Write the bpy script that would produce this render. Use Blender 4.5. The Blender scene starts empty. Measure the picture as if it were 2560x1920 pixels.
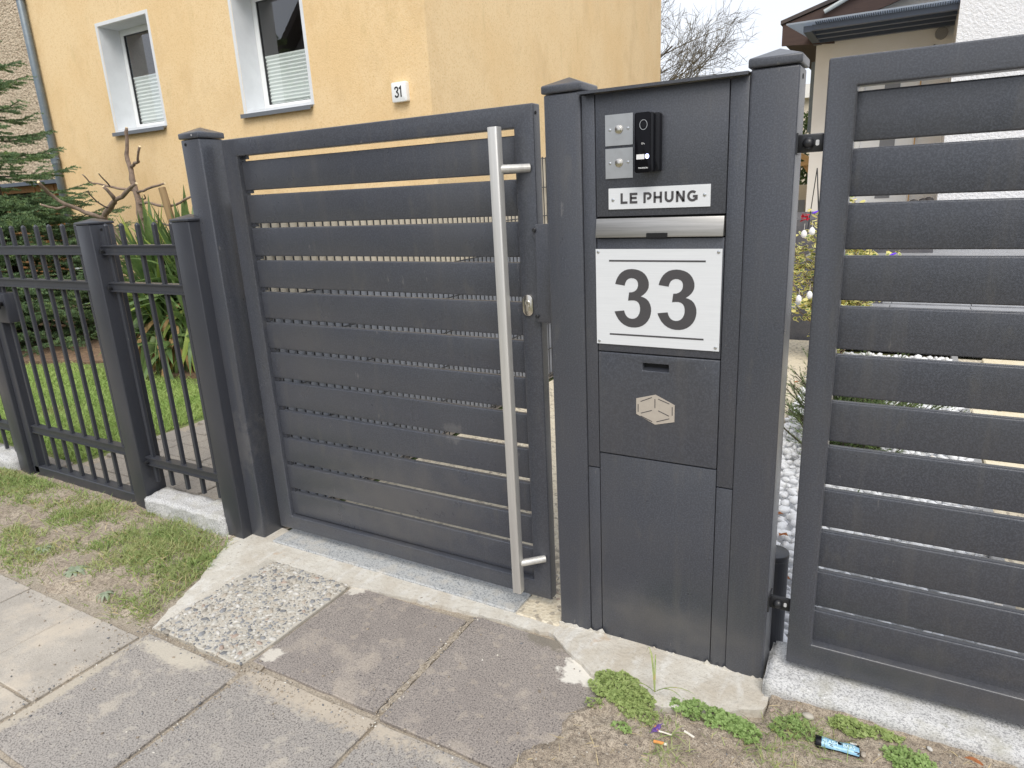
import bpy, bmesh, math, random
import numpy as np
from mathutils import Matrix, Vector, noise as mnoise

S = bpy.context.scene
COL = S.collection
random.seed(7)
RNG = np.random.default_rng(11)
R = math.radians

# ------------------------------------------------------------------ camera
CAM_POS = Vector((0.91472, -1.82168, 1.45563))
yaw, pit, rol = R(30.2314), R(15.9235), R(-2.92689)
fw = Vector((-math.sin(yaw) * math.cos(pit), math.cos(yaw) * math.cos(pit), -math.sin(pit)))
rt = Vector((math.cos(yaw), math.sin(yaw), 0))
up0 = rt.cross(fw)
rt2 = rt * math.cos(rol) + up0 * math.sin(rol)
up2 = -rt * math.sin(rol) + up0 * math.cos(rol)
cam_d = bpy.data.cameras.new('camera')
cam_d.sensor_width = 36
cam_d.lens = 1702.308 / 2560 * 36
cam_d.clip_start = 0.02
cam_d.clip_end = 500
cam = bpy.data.objects.new('camera', cam_d)
COL.objects.link(cam)
cam.matrix_world = Matrix(((rt2.x, up2.x, -fw.x, CAM_POS.x), (rt2.y, up2.y, -fw.y, CAM_POS.y),
                           (rt2.z, up2.z, -fw.z, CAM_POS.z), (0, 0, 0, 1)))
S.camera = cam

# ------------------------------------------------------------------ sky, sun, exposure
SUN_EL, SUN_AZ = 52.0, 150.0          # degrees; azimuth clockwise from +y
world = bpy.data.worlds.new('World')
S.world = world
world.use_nodes = True
wn, wl = world.node_tree.nodes, world.node_tree.links
wn.clear()
w_out = wn.new('ShaderNodeOutputWorld')
w_bg = wn.new('ShaderNodeBackground')
w_sky = wn.new('ShaderNodeTexSky')
w_sky.sky_type = 'NISHITA'
w_sky.sun_disc = False
w_sky.sun_elevation = R(SUN_EL)
w_sky.sun_rotation = R(SUN_AZ)
w_sky.dust_density = 4.0
w_co = wn.new('ShaderNodeTexCoord')
w_no = wn.new('ShaderNodeTexNoise')
w_no.inputs['Scale'].default_value = 1.6
w_no.inputs['Detail'].default_value = 5
w_rp = wn.new('ShaderNodeMapRange')
w_rp.inputs[1].default_value = 0.3
w_rp.inputs[2].default_value = 0.75
w_rp.inputs[3].default_value = 0.0
w_rp.inputs[4].default_value = 1.0
w_cl = wn.new('ShaderNodeMix')        # cloud deck: brighter and greyer patches
w_cl.data_type = 'RGBA'
w_cl.inputs[6].default_value = (6.7, 7.2, 8.2, 1)
w_cl.inputs[7].default_value = (8.9, 9.1, 9.5, 1)
w_mx = wn.new('ShaderNodeMix')        # closed overcast over the clear sky
w_mx.data_type = 'RGBA'
w_mx.inputs[0].default_value = 0.86
wl.new(w_co.outputs['Generated'], w_no.inputs['Vector'])
wl.new(w_no.outputs[0], w_rp.inputs[0])
wl.new(w_rp.outputs[0], w_cl.inputs[0])
wl.new(w_sky.outputs[0], w_mx.inputs[6])
wl.new(w_cl.outputs[2], w_mx.inputs[7])
wl.new(w_mx.outputs[2], w_bg.inputs['Color'])
w_bg.inputs['Strength'].default_value = 0.085
wl.new(w_bg.outputs[0], w_out.inputs['Surface'])

sun_d = bpy.data.lights.new('sun', 'SUN')
sun_d.energy = 1.5
sun_d.angle = R(35)
sun_d.color = (1.0, 0.95, 0.87)
sun = bpy.data.objects.new('sun', sun_d)
COL.objects.link(sun)
_az, _el = R(SUN_AZ), R(SUN_EL)
_dir = Vector((math.sin(_az) * math.cos(_el), math.cos(_az) * math.cos(_el), math.sin(_el)))
sun.rotation_euler = (-_dir).to_track_quat('-Z', 'Y').to_euler()
sun.location = (3, -6, 9)

S.view_settings.view_transform = 'Standard'
S.view_settings.look = 'None'
S.view_settings.exposure = 0.72
S.view_settings.gamma = 1.0
S.view_settings.use_curve_mapping = False

# ------------------------------------------------------------------ helpers
ROOT_INV = {}


def inv_of(parent):
    return ROOT_INV.get(parent.name, Matrix.Identity(4))


def tag(o, label, cat=None, group=None, kind=None):
    if label:
        o['label'] = label
    if cat:
        o['category'] = cat
    if group:
        o['group'] = group
    if kind:
        o['kind'] = kind
    return o


def thing(name, label, cat, loc=(0, 0, 0), group=None):
    o = bpy.data.objects.new(name, None)
    o.empty_display_size = 0.1
    COL.objects.link(o)
    o.location = loc
    ROOT_INV[o.name] = Matrix.Translation(-Vector(loc))
    return tag(o, label, cat, group)


def link(me, name, mat=None, parent=None, M=None):
    o = bpy.data.objects.new(name, me)
    COL.objects.link(o)
    if mat is not None and not me.materials:
        me.materials.append(mat)
    if parent is not None:
        o.parent = parent
        o.matrix_parent_inverse = inv_of(parent)
    if M is not None:
        o.matrix_basis = M
    return o


def copy_tree(root, delta, label=None):
    """copy a thing and its parts and sub-parts, moved by delta"""
    r = root.copy()
    COL.objects.link(r)
    r.location = Vector(root.location) + Vector(delta)
    ROOT_INV[r.name] = ROOT_INV[root.name]
    if label:
        r['label'] = label
    for ch in [o for o in COL.objects if o.parent == root]:
        c = ch.copy()
        COL.objects.link(c)
        c.parent = r
        for g in [o for o in COL.objects if o.parent == ch]:
            d = g.copy()
            COL.objects.link(d)
            d.parent = c
    return r


class MB:
    """collects faces, builds one mesh object"""

    def __init__(self):
        self.V, self.F = [], []

    def add(self, vs, fs):
        n = len(self.V)
        self.V += [tuple(v) for v in vs]
        self.F += [tuple(i + n for i in f) for f in fs]
        return self

    def box(self, x0, x1, y0, y1, z0, z1):
        return self.add([(x0, y0, z0), (x1, y0, z0), (x1, y1, z0), (x0, y1, z0),
                         (x0, y0, z1), (x1, y0, z1), (x1, y1, z1), (x0, y1, z1)],
                        [(0, 3, 2, 1), (4, 5, 6, 7), (0, 1, 5, 4), (1, 2, 6, 5), (2, 3, 7, 6), (3, 0, 4, 7)])

    def ring(self, x0, x1, z0, z1, a0, a1, c0, c1, y0, y1):
        """rectangular plate x0..x1,z0..z1 with an opening a0..a1,c0..c1, thickness y0..y1"""
        v = []
        for y in (y0, y1):
            v += [(x0, y, z0), (x1, y, z0), (x1, y, z1), (x0, y, z1),
                  (a0, y, c0), (a1, y, c0), (a1, y, c1), (a0, y, c1)]
        f = []
        for i in range(4):
            j = (i + 1) % 4
            f.append((i, j, 4 + j, 4 + i))
            f.append((8 + i, 12 + i, 12 + j, 8 + j))
            f.append((i, 8 + i, 8 + j, j))
            f.append((4 + i, 4 + j, 12 + j, 12 + i))
        return self.add(v, f)

    def tube(self, pts, r, n=8, caps=True):
        pts = [Vector(p) for p in pts]
        rs = r if isinstance(r, (list, tuple)) else [r] * len(pts)
        b = len(self.V)
        ref = None
        for i, p in enumerate(pts):
            t = (pts[min(i + 1, len(pts) - 1)] - pts[max(i - 1, 0)])
            if t.length < 1e-9:
                t = Vector((0, 0, 1))
            t.normalize()
            if ref is None:
                ref = t.orthogonal().normalized()
            ref = (ref - t * ref.dot(t))
            if ref.length < 1e-6:
                ref = t.orthogonal()
            ref.normalize()
            bi = t.cross(ref)
            for k in range(n):
                a = 2 * math.pi * k / n
                self.V.append(tuple(p + (ref * math.cos(a) + bi * math.sin(a)) * rs[i]))
        for i in range(len(pts) - 1):
            for k in range(n):
                k2 = (k + 1) % n
                self.F.append((b + i * n + k, b + i * n + k2, b + (i + 1) * n + k2, b + (i + 1) * n + k))
        if caps:
            self.F.append(tuple(b + k for k in reversed(range(n))))
            e = b + (len(pts) - 1) * n
            self.F.append(tuple(e + k for k in range(n)))
        return self

    def prism(self, pts, d0, d1, ax='y'):
        """extrude a 2d outline; ax='y': pts are (x,z), ax='z': pts are (x,y), ax='x': pts are (y,z)"""
        def mk(p, d):
            return {'y': (p[0], d, p[1]), 'z': (p[0], p[1], d), 'x': (d, p[0], p[1])}[ax]
        n = len(pts)
        return self.add([mk(p, d0) for p in pts] + [mk(p, d1) for p in pts],
                        [tuple(range(n)), tuple(range(2 * n - 1, n - 1, -1))] +
                        [(i, i + n, (i + 1) % n + n, (i + 1) % n) for i in range(n)])

    def rrect(self, cx, cz, w, h, r, y0, y1, n=6):
        return self.prism(rrect_pts(cx, cz, w, h, r, n), y0, y1)

    def ribbon(self, pts, w, y0, y1, closed=False):
        """stroke of width w along (x,z) points, a little slab between y0 and y1"""
        P_ = []
        for p in pts:
            if not P_ or (Vector(p) - P_[-1]).length > 1e-5:
                P_.append(Vector(p))
        n = len(P_)
        L, Rr = [], []
        for i, p in enumerate(P_):
            a = P_[i - 1] if (i > 0 or closed) else None
            c = P_[(i + 1) % n] if (i < n - 1 or closed) else None
            d1 = (p - a).normalized() if a is not None else (c - p).normalized()
            d2 = (c - p).normalized() if c is not None else d1
            n1 = Vector((-d1.y, d1.x))
            n2 = Vector((-d2.y, d2.x))
            m = (n1 + n2)
            m.normalize()
            k = w / 2 / max(0.35, m.dot(n1))
            L.append(p + m * k)
            Rr.append(p - m * k)
        for i in range(n - (0 if closed else 1)):
            j = (i + 1) % n
            self.prism([L[i], L[j], Rr[j], Rr[i]], y0, y1)
        return self

    def mesh(self, name, bevel=0, seg=2, smooth=False, ang=35):
        me = bpy.data.meshes.new(name)
        me.from_pydata(self.V, [], self.F)
        bm = bmesh.new()
        bm.from_mesh(me)
        bmesh.ops.recalc_face_normals(bm, faces=bm.faces)
        if bevel:
            es = [e for e in bm.edges if len(e.link_faces) == 2 and e.calc_face_angle(0) > R(ang)]
            bmesh.ops.bevel(bm, geom=es, offset=bevel, segments=seg, profile=0.5, affect='EDGES', clamp_overlap=True)
        bm.to_mesh(me)
        bm.free()
        if smooth:
            for p in me.polygons:
                p.use_smooth = True
        elif bevel and seg > 1:
            me.shade_smooth()
            me.set_sharp_from_angle(angle=R(40))
        me.update()
        return me

    def build(self, name, mat, parent=None, **k):
        M = k.pop('M', None)
        return link(self.mesh(name, **k), name, mat, parent, M)


def rrect_pts(cx, cz, w, h, r, n=6):
    out = []
    for (sx, sz, a0) in ((1, 1, 0), (-1, 1, 90), (-1, -1, 180), (1, -1, 270)):
        for k in range(n + 1):
            a = R(a0 + 90 * k / n)
            out.append((cx + sx * (w / 2 - r) + r * math.cos(a), cz + sz * (h / 2 - r) + r * math.sin(a)))
    return out


def arc(cx, cz, rx, rz, a0, a1, n=12):
    return [(cx + rx * math.cos(R(a0 + (a1 - a0) * i / n)), cz + rz * math.sin(R(a0 + (a1 - a0) * i / n)))
            for i in range(n + 1)]


def npmesh(name, V, F, smooth=False):
    """V (n,3) float, F (m,k) int"""
    V = np.asarray(V, dtype=np.float32)
    F = np.asarray(F, dtype=np.int32)
    me = bpy.data.meshes.new(name)
    me.vertices.add(len(V))
    me.vertices.foreach_set('co', V.ravel())
    me.loops.add(F.size)
    me.loops.foreach_set('vertex_index', F.ravel())
    me.polygons.add(len(F))
    me.polygons.foreach_set('loop_start', np.arange(0, F.size, F.shape[1], dtype=np.int32))
    if smooth:
        me.polygons.foreach_set('use_smooth', np.ones(len(F), dtype=bool))
    me.update(calc_edges=True)
    me.validate()
    return me


def ray(u, v):
    d = fw + rt2 * ((u - 1280) / 1702.308) - up2 * ((v - 960) / 1702.308)
    return d


def at(u, v, ax, val):
    """point of the photograph's pixel (2560 wide) on the plane ax = val"""
    d = ray(u, v)
    i = 'xyz'.index(ax)
    t = (val - CAM_POS[i]) / d[i]
    return CAM_POS + d * t


# ------------------------------------------------------------------ materials
def lin(r, g, b):
    f = lambda c: ((c / 255 + 0.055) / 1.055) ** 2.4 if c / 255 > 0.04045 else c / 255 / 12.92
    return (f(r), f(g), f(b), 1)


def mat(name, col, rough=0.6, metal=0.0, layers=(), bumps=(), spec=0.5, coat=0.0, transl=0.0, coord='pos', rvar=None,
        sheen=0.0):
    """layers: (kind, scale, lo, hi, colour, amount[, stretch]) kind n=noise, v=voronoi cells, d=voronoi distance,
       s=(centre, radius) blob eaten by noise.  bumps: (kind, scale, strength, distance[, stretch])"""
    m = bpy.data.materials.new(name)
    m.use_nodes = True
    nt = m.node_tree
    N, L = nt.nodes, nt.links
    bs = N['Principled BSDF']
    bs.inputs['Roughness'].default_value = rough
    bs.inputs['Metallic'].default_value = metal
    bs.inputs['Specular IOR Level'].default_value = spec
    bs.inputs['Coat Weight'].default_value = coat
    if sheen:
        bs.inputs['Sheen Weight'].default_value = sheen
        bs.inputs['Sheen Roughness'].default_value = 0.5
        bs.inputs['Sheen Tint'].default_value = (0.93, 0.95, 1.0, 1)
    if coord == 'pos':
        src = N.new('ShaderNodeNewGeometry').outputs['Position']
    else:
        src = N.new('ShaderNodeTexCoord').outputs['Object']

    def vec(stretch):
        if not stretch:
            return src
        mp = N.new('ShaderNodeMapping')
        mp.inputs['Scale'].default_value = stretch
        L.new(src, mp.inputs['Vector'])
        return mp.outputs[0]

    def tex(kind, scale, stretch, det=4):
        if kind in 'nN':
            t = N.new('ShaderNodeTexNoise')
            t.inputs['Scale'].default_value = scale
            t.inputs['Detail'].default_value = det
            t.inputs['Roughness'].default_value = 0.6
            o = t.outputs[0]
        else:
            t = N.new('ShaderNodeTexVoronoi')
            t.inputs['Scale'].default_value = scale
            if kind == 'e':
                t.feature = 'DISTANCE_TO_EDGE'
                o = t.outputs['Distance']
            elif kind == 'd':
                o = t.outputs['Distance']
            else:
                sp = N.new('ShaderNodeSeparateColor')
                L.new(t.outputs['Color'], sp.inputs[0])
                o = sp.outputs[0]
        L.new(vec(stretch), t.inputs['Vector'])
        return o

    cur = None
    base = N.new('ShaderNodeRGB')
    base.outputs[0].default_value = col if len(col) == 4 else (*col, 1)
    cur = base.outputs[0]
    for ly in layers:
        kind, scale, lo, hi, c, amt = ly[:6]
        st = ly[6] if len(ly) > 6 else None
        mr = N.new('ShaderNodeMapRange')
        mr.inputs[1].default_value, mr.inputs[2].default_value = lo, hi
        mr.inputs[3].default_value, mr.inputs[4].default_value = 0, amt
        if kind == 's':
            ctr, rad, nsc = scale
            vs = N.new('ShaderNodeVectorMath')
            vs.operation = 'DISTANCE'
            vs.inputs[1].default_value = ctr
            if st:
                mpv = N.new('ShaderNodeVectorMath')
                mpv.operation = 'MULTIPLY'
                mpv.inputs[1].default_value = st
                L.new(src, mpv.inputs[0])
                L.new(mpv.outputs[0], vs.inputs[0])
                vs.inputs[1].default_value = tuple(a * b for a, b in zip(ctr, st))
            else:
                L.new(src, vs.inputs[0])
            dv = N.new('ShaderNodeMath')
            dv.operation = 'DIVIDE'
            L.new(vs.outputs['Value'], dv.inputs[0])
            dv.inputs[1].default_value = rad
            nz = tex('n', nsc, None, 6)
            sb = N.new('ShaderNodeMath')
            sb.operation = 'SUBTRACT'
            ad = N.new('ShaderNodeMath')
            ad.operation = 'ADD'
            ad.inputs[1].default_value = 0.5
            L.new(nz, ad.inputs[0])
            L.new(ad.outputs[0], sb.inputs[0])
            L.new(dv.outputs[0], sb.inputs[1])
            L.new(sb.outputs[0], mr.inputs[0])
        else:
            L.new(tex(kind, scale, st), mr.inputs[0])
        mx = N.new('ShaderNodeMix')
        mx.data_type = 'RGBA'
        L.new(mr.outputs[0], mx.inputs[0])
        L.new(cur, mx.inputs[6])
        mx.inputs[7].default_value = c if len(c) == 4 else (*c, 1)
        cur = mx.outputs[2]
    L.new(cur, bs.inputs['Base Color'])
    if rvar:
        mr = N.new('ShaderNodeMapRange')
        mr.inputs[1].default_value, mr.inputs[2].default_value = 0.3, 0.7
        mr.inputs[3].default_value, mr.inputs[4].default_value = rvar[1], rvar[2]
        L.new(tex('n', rvar[0], rvar[3] if len(rvar) > 3 else None), mr.inputs[0])
        L.new(mr.outputs[0], bs.inputs['Roughness'])
    nrm = None
    for bp in bumps:
        kind, scale, stg, dist = bp[:4]
        b = N.new('ShaderNodeBump')
        b.inputs['Strength'].default_value = stg
        b.inputs['Distance'].default_value = dist
        L.new(tex(kind, scale, bp[4] if len(bp) > 4 else None), b.inputs['Height'])
        if nrm is not None:
            L.new(nrm, b.inputs['Normal'])
        nrm = b.outputs[0]
    if nrm is not None:
        L.new(nrm, bs.inputs['Normal'])
    if transl:
        out = N['Material Output']
        tr = N.new('ShaderNodeBsdfTranslucent')
        L.new(cur, tr.inputs['Color'])
        ms = N.new('ShaderNodeMixShader')
        ms.inputs[0].default_value = transl
        L.new(bs.outputs[0], ms.inputs[1])
        L.new(tr.outputs[0], ms.inputs[2])
        L.new(ms.outputs[0], out.inputs['Surface'])
    return m


def emit(name, col, strength):
    m = bpy.data.materials.new(name)
    m.use_nodes = True
    b = m.node_tree.nodes['Principled BSDF']
    b.inputs['Base Color'].default_value = (*col, 1)
    b.inputs['Emission Color'].default_value = (*col, 1)
    b.inputs['Emission Strength'].default_value = strength
    return m


def glass(name, refl=0.12, tint=(0.9, 0.93, 0.93)):
    m = bpy.data.materials.new(name)
    m.use_nodes = True
    N, L = m.node_tree.nodes, m.node_tree.links
    N.remove(N['Principled BSDF'])
    lw = N.new('ShaderNodeLayerWeight')
    lw.inputs['Blend'].default_value = 0.5
    pw_ = N.new('ShaderNodeMath')
    pw_.operation = 'POWER'
    pw_.inputs[1].default_value = 2.5
    fr = N.new('ShaderNodeMath')
    fr.operation = 'MULTIPLY_ADD'
    fr.inputs[1].default_value = 0.85
    fr.inputs[2].default_value = refl
    L.new(lw.outputs['Facing'], pw_.inputs[0])
    L.new(pw_.outputs[0], fr.inputs[0])
    tr = N.new('ShaderNodeBsdfTransparent')
    tr.inputs[0].default_value = (*tint, 1)
    gl = N.new('ShaderNodeBsdfGlossy')
    gl.inputs['Roughness'].default_value = 0.01
    ms = N.new('ShaderNodeMixShader')
    L.new(fr.outputs[0], ms.inputs[0])
    L.new(tr.outputs[0], ms.inputs[1])
    L.new(gl.outputs[0], ms.inputs[2])
    L.new(ms.outputs[0], N['Material Output'].inputs['Surface'])
    return m


T = {}
T['coat'] = mat('anthracite_powder_coat', (0.040, 0.044, 0.056), 0.36, 0.0,
                layers=[('n', 230, 0.45, 0.60, (0.080, 0.087, 0.107), 0.6), ('n', 3.2, 0.42, 0.75, (0.066, 0.066, 0.070), 0.5),
                        ('n', 14, 0.60, 0.72, (0.09, 0.088, 0.085), 0.35, (1.5, 1.5, 0.6)),
                        ('n', 26, 0.70, 0.73, (0.22, 0.21, 0.20), 0.35, (1.2, 1.2, 0.35)),
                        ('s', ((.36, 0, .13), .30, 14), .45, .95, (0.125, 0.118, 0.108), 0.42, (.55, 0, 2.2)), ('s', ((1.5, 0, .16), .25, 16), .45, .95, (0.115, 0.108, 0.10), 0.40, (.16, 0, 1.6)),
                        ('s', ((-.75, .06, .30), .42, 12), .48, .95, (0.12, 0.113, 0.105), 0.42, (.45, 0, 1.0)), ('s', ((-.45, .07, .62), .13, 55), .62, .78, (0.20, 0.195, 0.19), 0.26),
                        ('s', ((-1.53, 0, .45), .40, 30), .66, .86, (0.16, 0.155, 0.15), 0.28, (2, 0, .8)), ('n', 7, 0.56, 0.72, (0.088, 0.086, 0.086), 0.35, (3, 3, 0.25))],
                bumps=[('n', 420, 0.5, 0.0008)], rvar=(6, 0.26, 0.38), spec=0.7, sheen=0.07)
T['coat_nb'] = mat('graphite_powder_coat', (0.032, 0.035, 0.045), 0.38, 0.0,
                   layers=[('n', 500, 0.45, 0.6, (0.05, 0.052, 0.06), 0.5), ('n', 30, 0.55, 0.75, (0.06, 0.058, 0.06), 0.4, (1, 1, 0.15)),
                           ('n', 60, 0.73, 0.75, (0.25, 0.24, 0.22), 0.5)],
                   bumps=[('n', 500, 0.2, 0.0005)], rvar=(5, 0.30, 0.42), sheen=0.04)
T['seam'] = mat('dark_gap', (0.006, 0.006, 0.007), 0.8)
T['steel'] = mat('brushed_steel', (0.60, 0.59, 0.565), 0.45, 0.6, layers=[('n', 90, 0.4, 0.6, (0.74, 0.73, 0.70), 0.5, (1, 1, 0.03))],
                 bumps=[('n', 900, 0.08, 0.0003, (1, 1, 0.02))], rvar=(40, 0.38, 0.52, (1, 1, 0.05)))
T['steel_flap'] = mat('brushed_steel_flap', (0.38, 0.37, 0.352), 0.45, 1.0, layers=[('n', 160, 0.4, 0.6, (0.54, 0.52, 0.5), 0.5, (0.03, 1, 1))],
                      bumps=[('n', 1400, 0.08, 0.0002, (0.02, 1, 1))])
T['steel_plate'] = mat('satin_steel_plate', (0.52, 0.53, 0.54), 0.42, 0.9, layers=[('n', 30, 0.45, 0.7, (0.44, 0.44, 0.44), 0.5)],
                       bumps=[('n', 1400, 0.06, 0.0002, (1, 1, 0.03))])
T['alu'] = mat('white_brushed_aluminium', (0.74, 0.76, 0.78), 0.5, 0.15, layers=[('n', 300, 0.4, 0.6, (0.68, 0.70, 0.72), 0.5, (0.03, 1, 1))],
               bumps=[('n', 1600, 0.08, 0.0002, (0.02, 1, 1))])
T['nickel'] = mat('nickel', (0.70, 0.66, 0.60), 0.22, 1.0)
T['screw'] = mat('zinc_screw', (0.68, 0.69, 0.70), 0.28, 1.0)
T['champagne'] = mat('champagne_sheet', (0.50, 0.45, 0.385), 0.5, 0.25, layers=[('n', 60, 0.4, 0.7, (0.44, 0.39, 0.34), 0.5)])
T['ink'] = mat('dark_lettering', (0.058, 0.056, 0.059), 0.6, layers=[('n', 420, 0.42, 0.62, (0.072, 0.068, 0.072), 0.6)])
T['ink_black'] = mat('black_lettering', (0.012, 0.012, 0.013), 0.6)
T['black'] = mat('black_plastic', (0.006, 0.0065, 0.009), 0.4, layers=[('n', 700, 0.45, 0.6, (0.009, 0.010, 0.014), 0.5)], spec=0.25)
T['black_gloss'] = mat('black_glass_front', (0.006, 0.006, 0.008), 0.12, spec=0.12)
T['white_print'] = mat('white_print', (0.7, 0.7, 0.7), 0.5)
T['white_label'] = mat('white_name_strip', (0.78, 0.78, 0.78), 0.5)
T['glow'] = emit('lit_call_button', (0.55, 0.58, 1.0), 1.6)
T['bolt'] = mat('black_bolt', (0.02, 0.021, 0.024), 0.35)

# ground and stone
SAND = lin(205, 188, 164)
T['sand'] = mat('sand_bed', lin(184, 173, 156), 0.95, layers=[('n', 6, 0.35, 0.65, lin(158, 147, 131), 0.8), ('n', 160, 0.42, 0.62, lin(118, 108, 97), 0.7), ('n', 500, 0.6, 0.7, lin(222, 214, 200), 0.6)],
                bumps=[('n', 60, 0.5, 0.006), ('n', 350, 0.7, 0.003)])
T['soil'] = mat('dry_soil', lin(172, 158, 140), 0.97, layers=[('n', 7, 0.4, 0.62, lin(194, 181, 162), 0.9), ('n', 70, 0.47, 0.6, lin(134, 122, 108), 0.8), ('n', 300, 0.5, 0.62, lin(76, 68, 62), 0.75), ('n', 420, 0.62, 0.68, lin(205, 192, 172), 0.7)],
                bumps=[('n', 45, 0.7, 0.010), ('n', 220, 0.8, 0.005)])
T['garden_soil'] = mat('garden_soil', lin(122, 100, 82), 0.97, layers=[('n', 4, 0.4, 0.65, lin(150, 126, 100), 0.8), ('n', 40, 0.45, 0.6, lin(84, 68, 56), 0.7)],
                       bumps=[('n', 20, 0.8, 0.02)])
T['ground'] = mat('far_ground', lin(120, 112, 88), 0.95, layers=[('n', 0.6, 0.4, 0.6, lin(96, 112, 64), 0.8), ('n', 12, 0.4, 0.6, lin(100, 92, 70), 0.6)])
T['lawn_base'] = mat('lawn_floor', lin(118, 134, 76), 0.95, layers=[('n', 2.5, 0.45, 0.65, lin(144, 134, 96), 0.7), ('n', 30, 0.4, 0.6, lin(96, 116, 60), 0.7)],
                     bumps=[('n', 60, 0.8, 0.02)])
slab_specks = [('n', 190, 0.50, 0.58, lin(96, 91, 89), 0.75), ('n', 95, 0.62, 0.66, lin(70, 67, 68), 0.75), ('n', 300, 0.56, 0.64, lin(198, 189, 178), 0.55)]
T['slab_dark'] = mat('worn_dark_slab', lin(144, 136, 130), 0.9,
                     layers=[('n', 2.6, 0.35, 0.65, lin(155, 147, 140), 0.9), ('n', 9, 0.5, 0.75, lin(126, 119, 114), 0.5)] + slab_specks +
                     [('n', 5.5, 0.55, 0.63, lin(192, 180, 164), 0.35), ('n', 17, 0.58, 0.64, lin(184, 172, 156), 0.35), ('s', ((0.17, -0.185, 0), 0.15, 26), 0.42, 0.55, lin(224, 220, 210), 0.92, (1, 1.3, 0)),
                      ('s', ((0.02, -0.09, 0), 0.16, 40), 0.42, 0.6, lin(118, 112, 100), 0.75, (0.7, 2.0, 0)),
                      ('s', ((-0.82, -0.13, 0), 0.09, 40), 0.45, 0.6, lin(214, 208, 196), 0.8),
                      ('s', ((-0.80, -0.56, 0), 0.07, 40), 0.45, 0.6, lin(214, 208, 196), 0.8)],
                     bumps=[('n', 150, 0.55, 0.003), ('n', 400, 0.4, 0.001)])
T['slab_grey'] = mat('worn_grey_slab', lin(156, 151, 145), 0.9,
                     layers=[('n', 2.2, 0.35, 0.65, lin(163, 157, 150), 0.9), ('n', 8, 0.5, 0.75, lin(140, 137, 133), 0.5)] + slab_specks +
                     [('n', 5.0, 0.56, 0.63, lin(196, 186, 170), 0.5), ('n', 19, 0.58, 0.64, lin(190, 182, 168), 0.4),
                      ('s', ((-.50, -.655, 0), .10, 60), .36, .66, lin(190, 178, 160), .75, (.13, 1, 0)), ('s', ((-1.12, -.71, 0), .07, 60), .36, .62, lin(196, 188, 172), .8, (.22, 1, 0)),
                      ('s', ((-1.29, -1.0, 0), .06, 60), .36, .62, lin(190, 180, 162), .7, (1, .12, 0))],
                     bumps=[('n', 150, 0.5, 0.003), ('n', 400, 0.4, 0.001)])
T['slab_light'] = mat('light_fine_slab', lin(182, 175, 164), 0.92,
                      layers=[('n', 3, 0.4, 0.65, lin(166, 160, 151), 0.8), ('n', 240, 0.50, 0.62, lin(138, 131, 123), 0.65), ('n', 12, 0.45, 0.7, lin(156, 149, 139), 0.5), ('n', 380, 0.62, 0.68, lin(222, 217, 208), 0.7), ('n', 4.6, 0.5, 0.62, lin(200, 188, 170), 0.6)],
                      bumps=[('n', 300, 0.35, 0.002)])
T['concrete'] = mat('rough_mortar', lin(206, 202, 192), 0.95,
                    layers=[('n', 5, 0.4, 0.66, lin(184, 175, 160), 0.85), ('n', 22, 0.5, 0.66, lin(214, 212, 206), 0.7, (1, 0.4, 1)), ('n', 60, 0.55, 0.68, lin(172, 164, 150), 0.5), ('n', 240, 0.6, 0.68, lin(150, 140, 124), 0.6), ('n', 9, 0.66, 0.72, lin(186, 150, 110), 0.4)],
                    bumps=[('n', 18, 0.5, 0.012), ('n', 70, 0.5, 0.005), ('n', 220, 0.6, 0.002)])
T['binder'] = mat('exposed_aggregate_binder', lin(186, 181, 170), 0.95, layers=[('n', 120, 0.45, 0.62, lin(166, 160, 148), 0.8), ('n', 5, 0.4, 0.7, lin(200, 195, 184), 0.7)],
                  bumps=[('n', 140, 0.6, 0.003)])
T['granite'] = mat('blue_grey_granite', lin(176, 178, 178), 0.8, layers=[('n', 150, 0.5, 0.6, lin(120, 124, 128), 0.85), ('n', 260, 0.6, 0.66, lin(214, 215, 212), 0.8), ('n', 12, 0.5, 0.7, lin(196, 190, 178), 0.6)],
                   bumps=[('n', 160, 0.35, 0.002)])
T['granite_kerb'] = mat('white_grey_granite', lin(202, 202, 201), 0.85, layers=[('n', 210, 0.50, 0.6, lin(140, 140, 141), 0.8, (0.7, 1, 1)), ('n', 420, 0.56, 0.64, lin(92, 92, 94), 0.7), ('n', 10, 0.5, 0.7, lin(166, 163, 148), 0.6), ('n', 30, 0.6, 0.72, lin(128, 128, 112), 0.5), ('n', 90, 0.6, 0.68, lin(226, 226, 225), 0.6)],
                        bumps=[('n', 40, 0.5, 0.006), ('n', 200, 0.5, 0.002)])
T['path'] = mat('exposed_aggregate_path', lin(206, 196, 174), 0.95, layers=[('v', 70, 0.0, 1.0, lin(180, 166, 142), 0.7), ('d', 70, 0.5, 0.8, lin(222, 213, 194), 0.6), ('v', 64, 0.80, 0.82, lin(120, 112, 104), 0.7), ('n', 2, 0.4, 0.7, lin(216, 206, 184), 0.6)],
                bumps=[('d', 70, 0.6, 0.006)])
for i, c in enumerate([(140, 141, 143), (190, 187, 179), (152, 146, 136), (176, 166, 152), (118, 119, 121), (184, 177, 165), (168, 150, 137), (202, 199, 193)]):
    T['peb%d' % i] = mat('pebble_stone_%d' % i, lin(*c), 0.62, layers=[('n', 90, 0.4, 0.7, lin(*[int(v * 0.82) for v in c]), 0.7), ('n', 300, 0.6, 0.7, lin(*[min(255, int(v * 1.2)) for v in c]), 0.4)])
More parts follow.
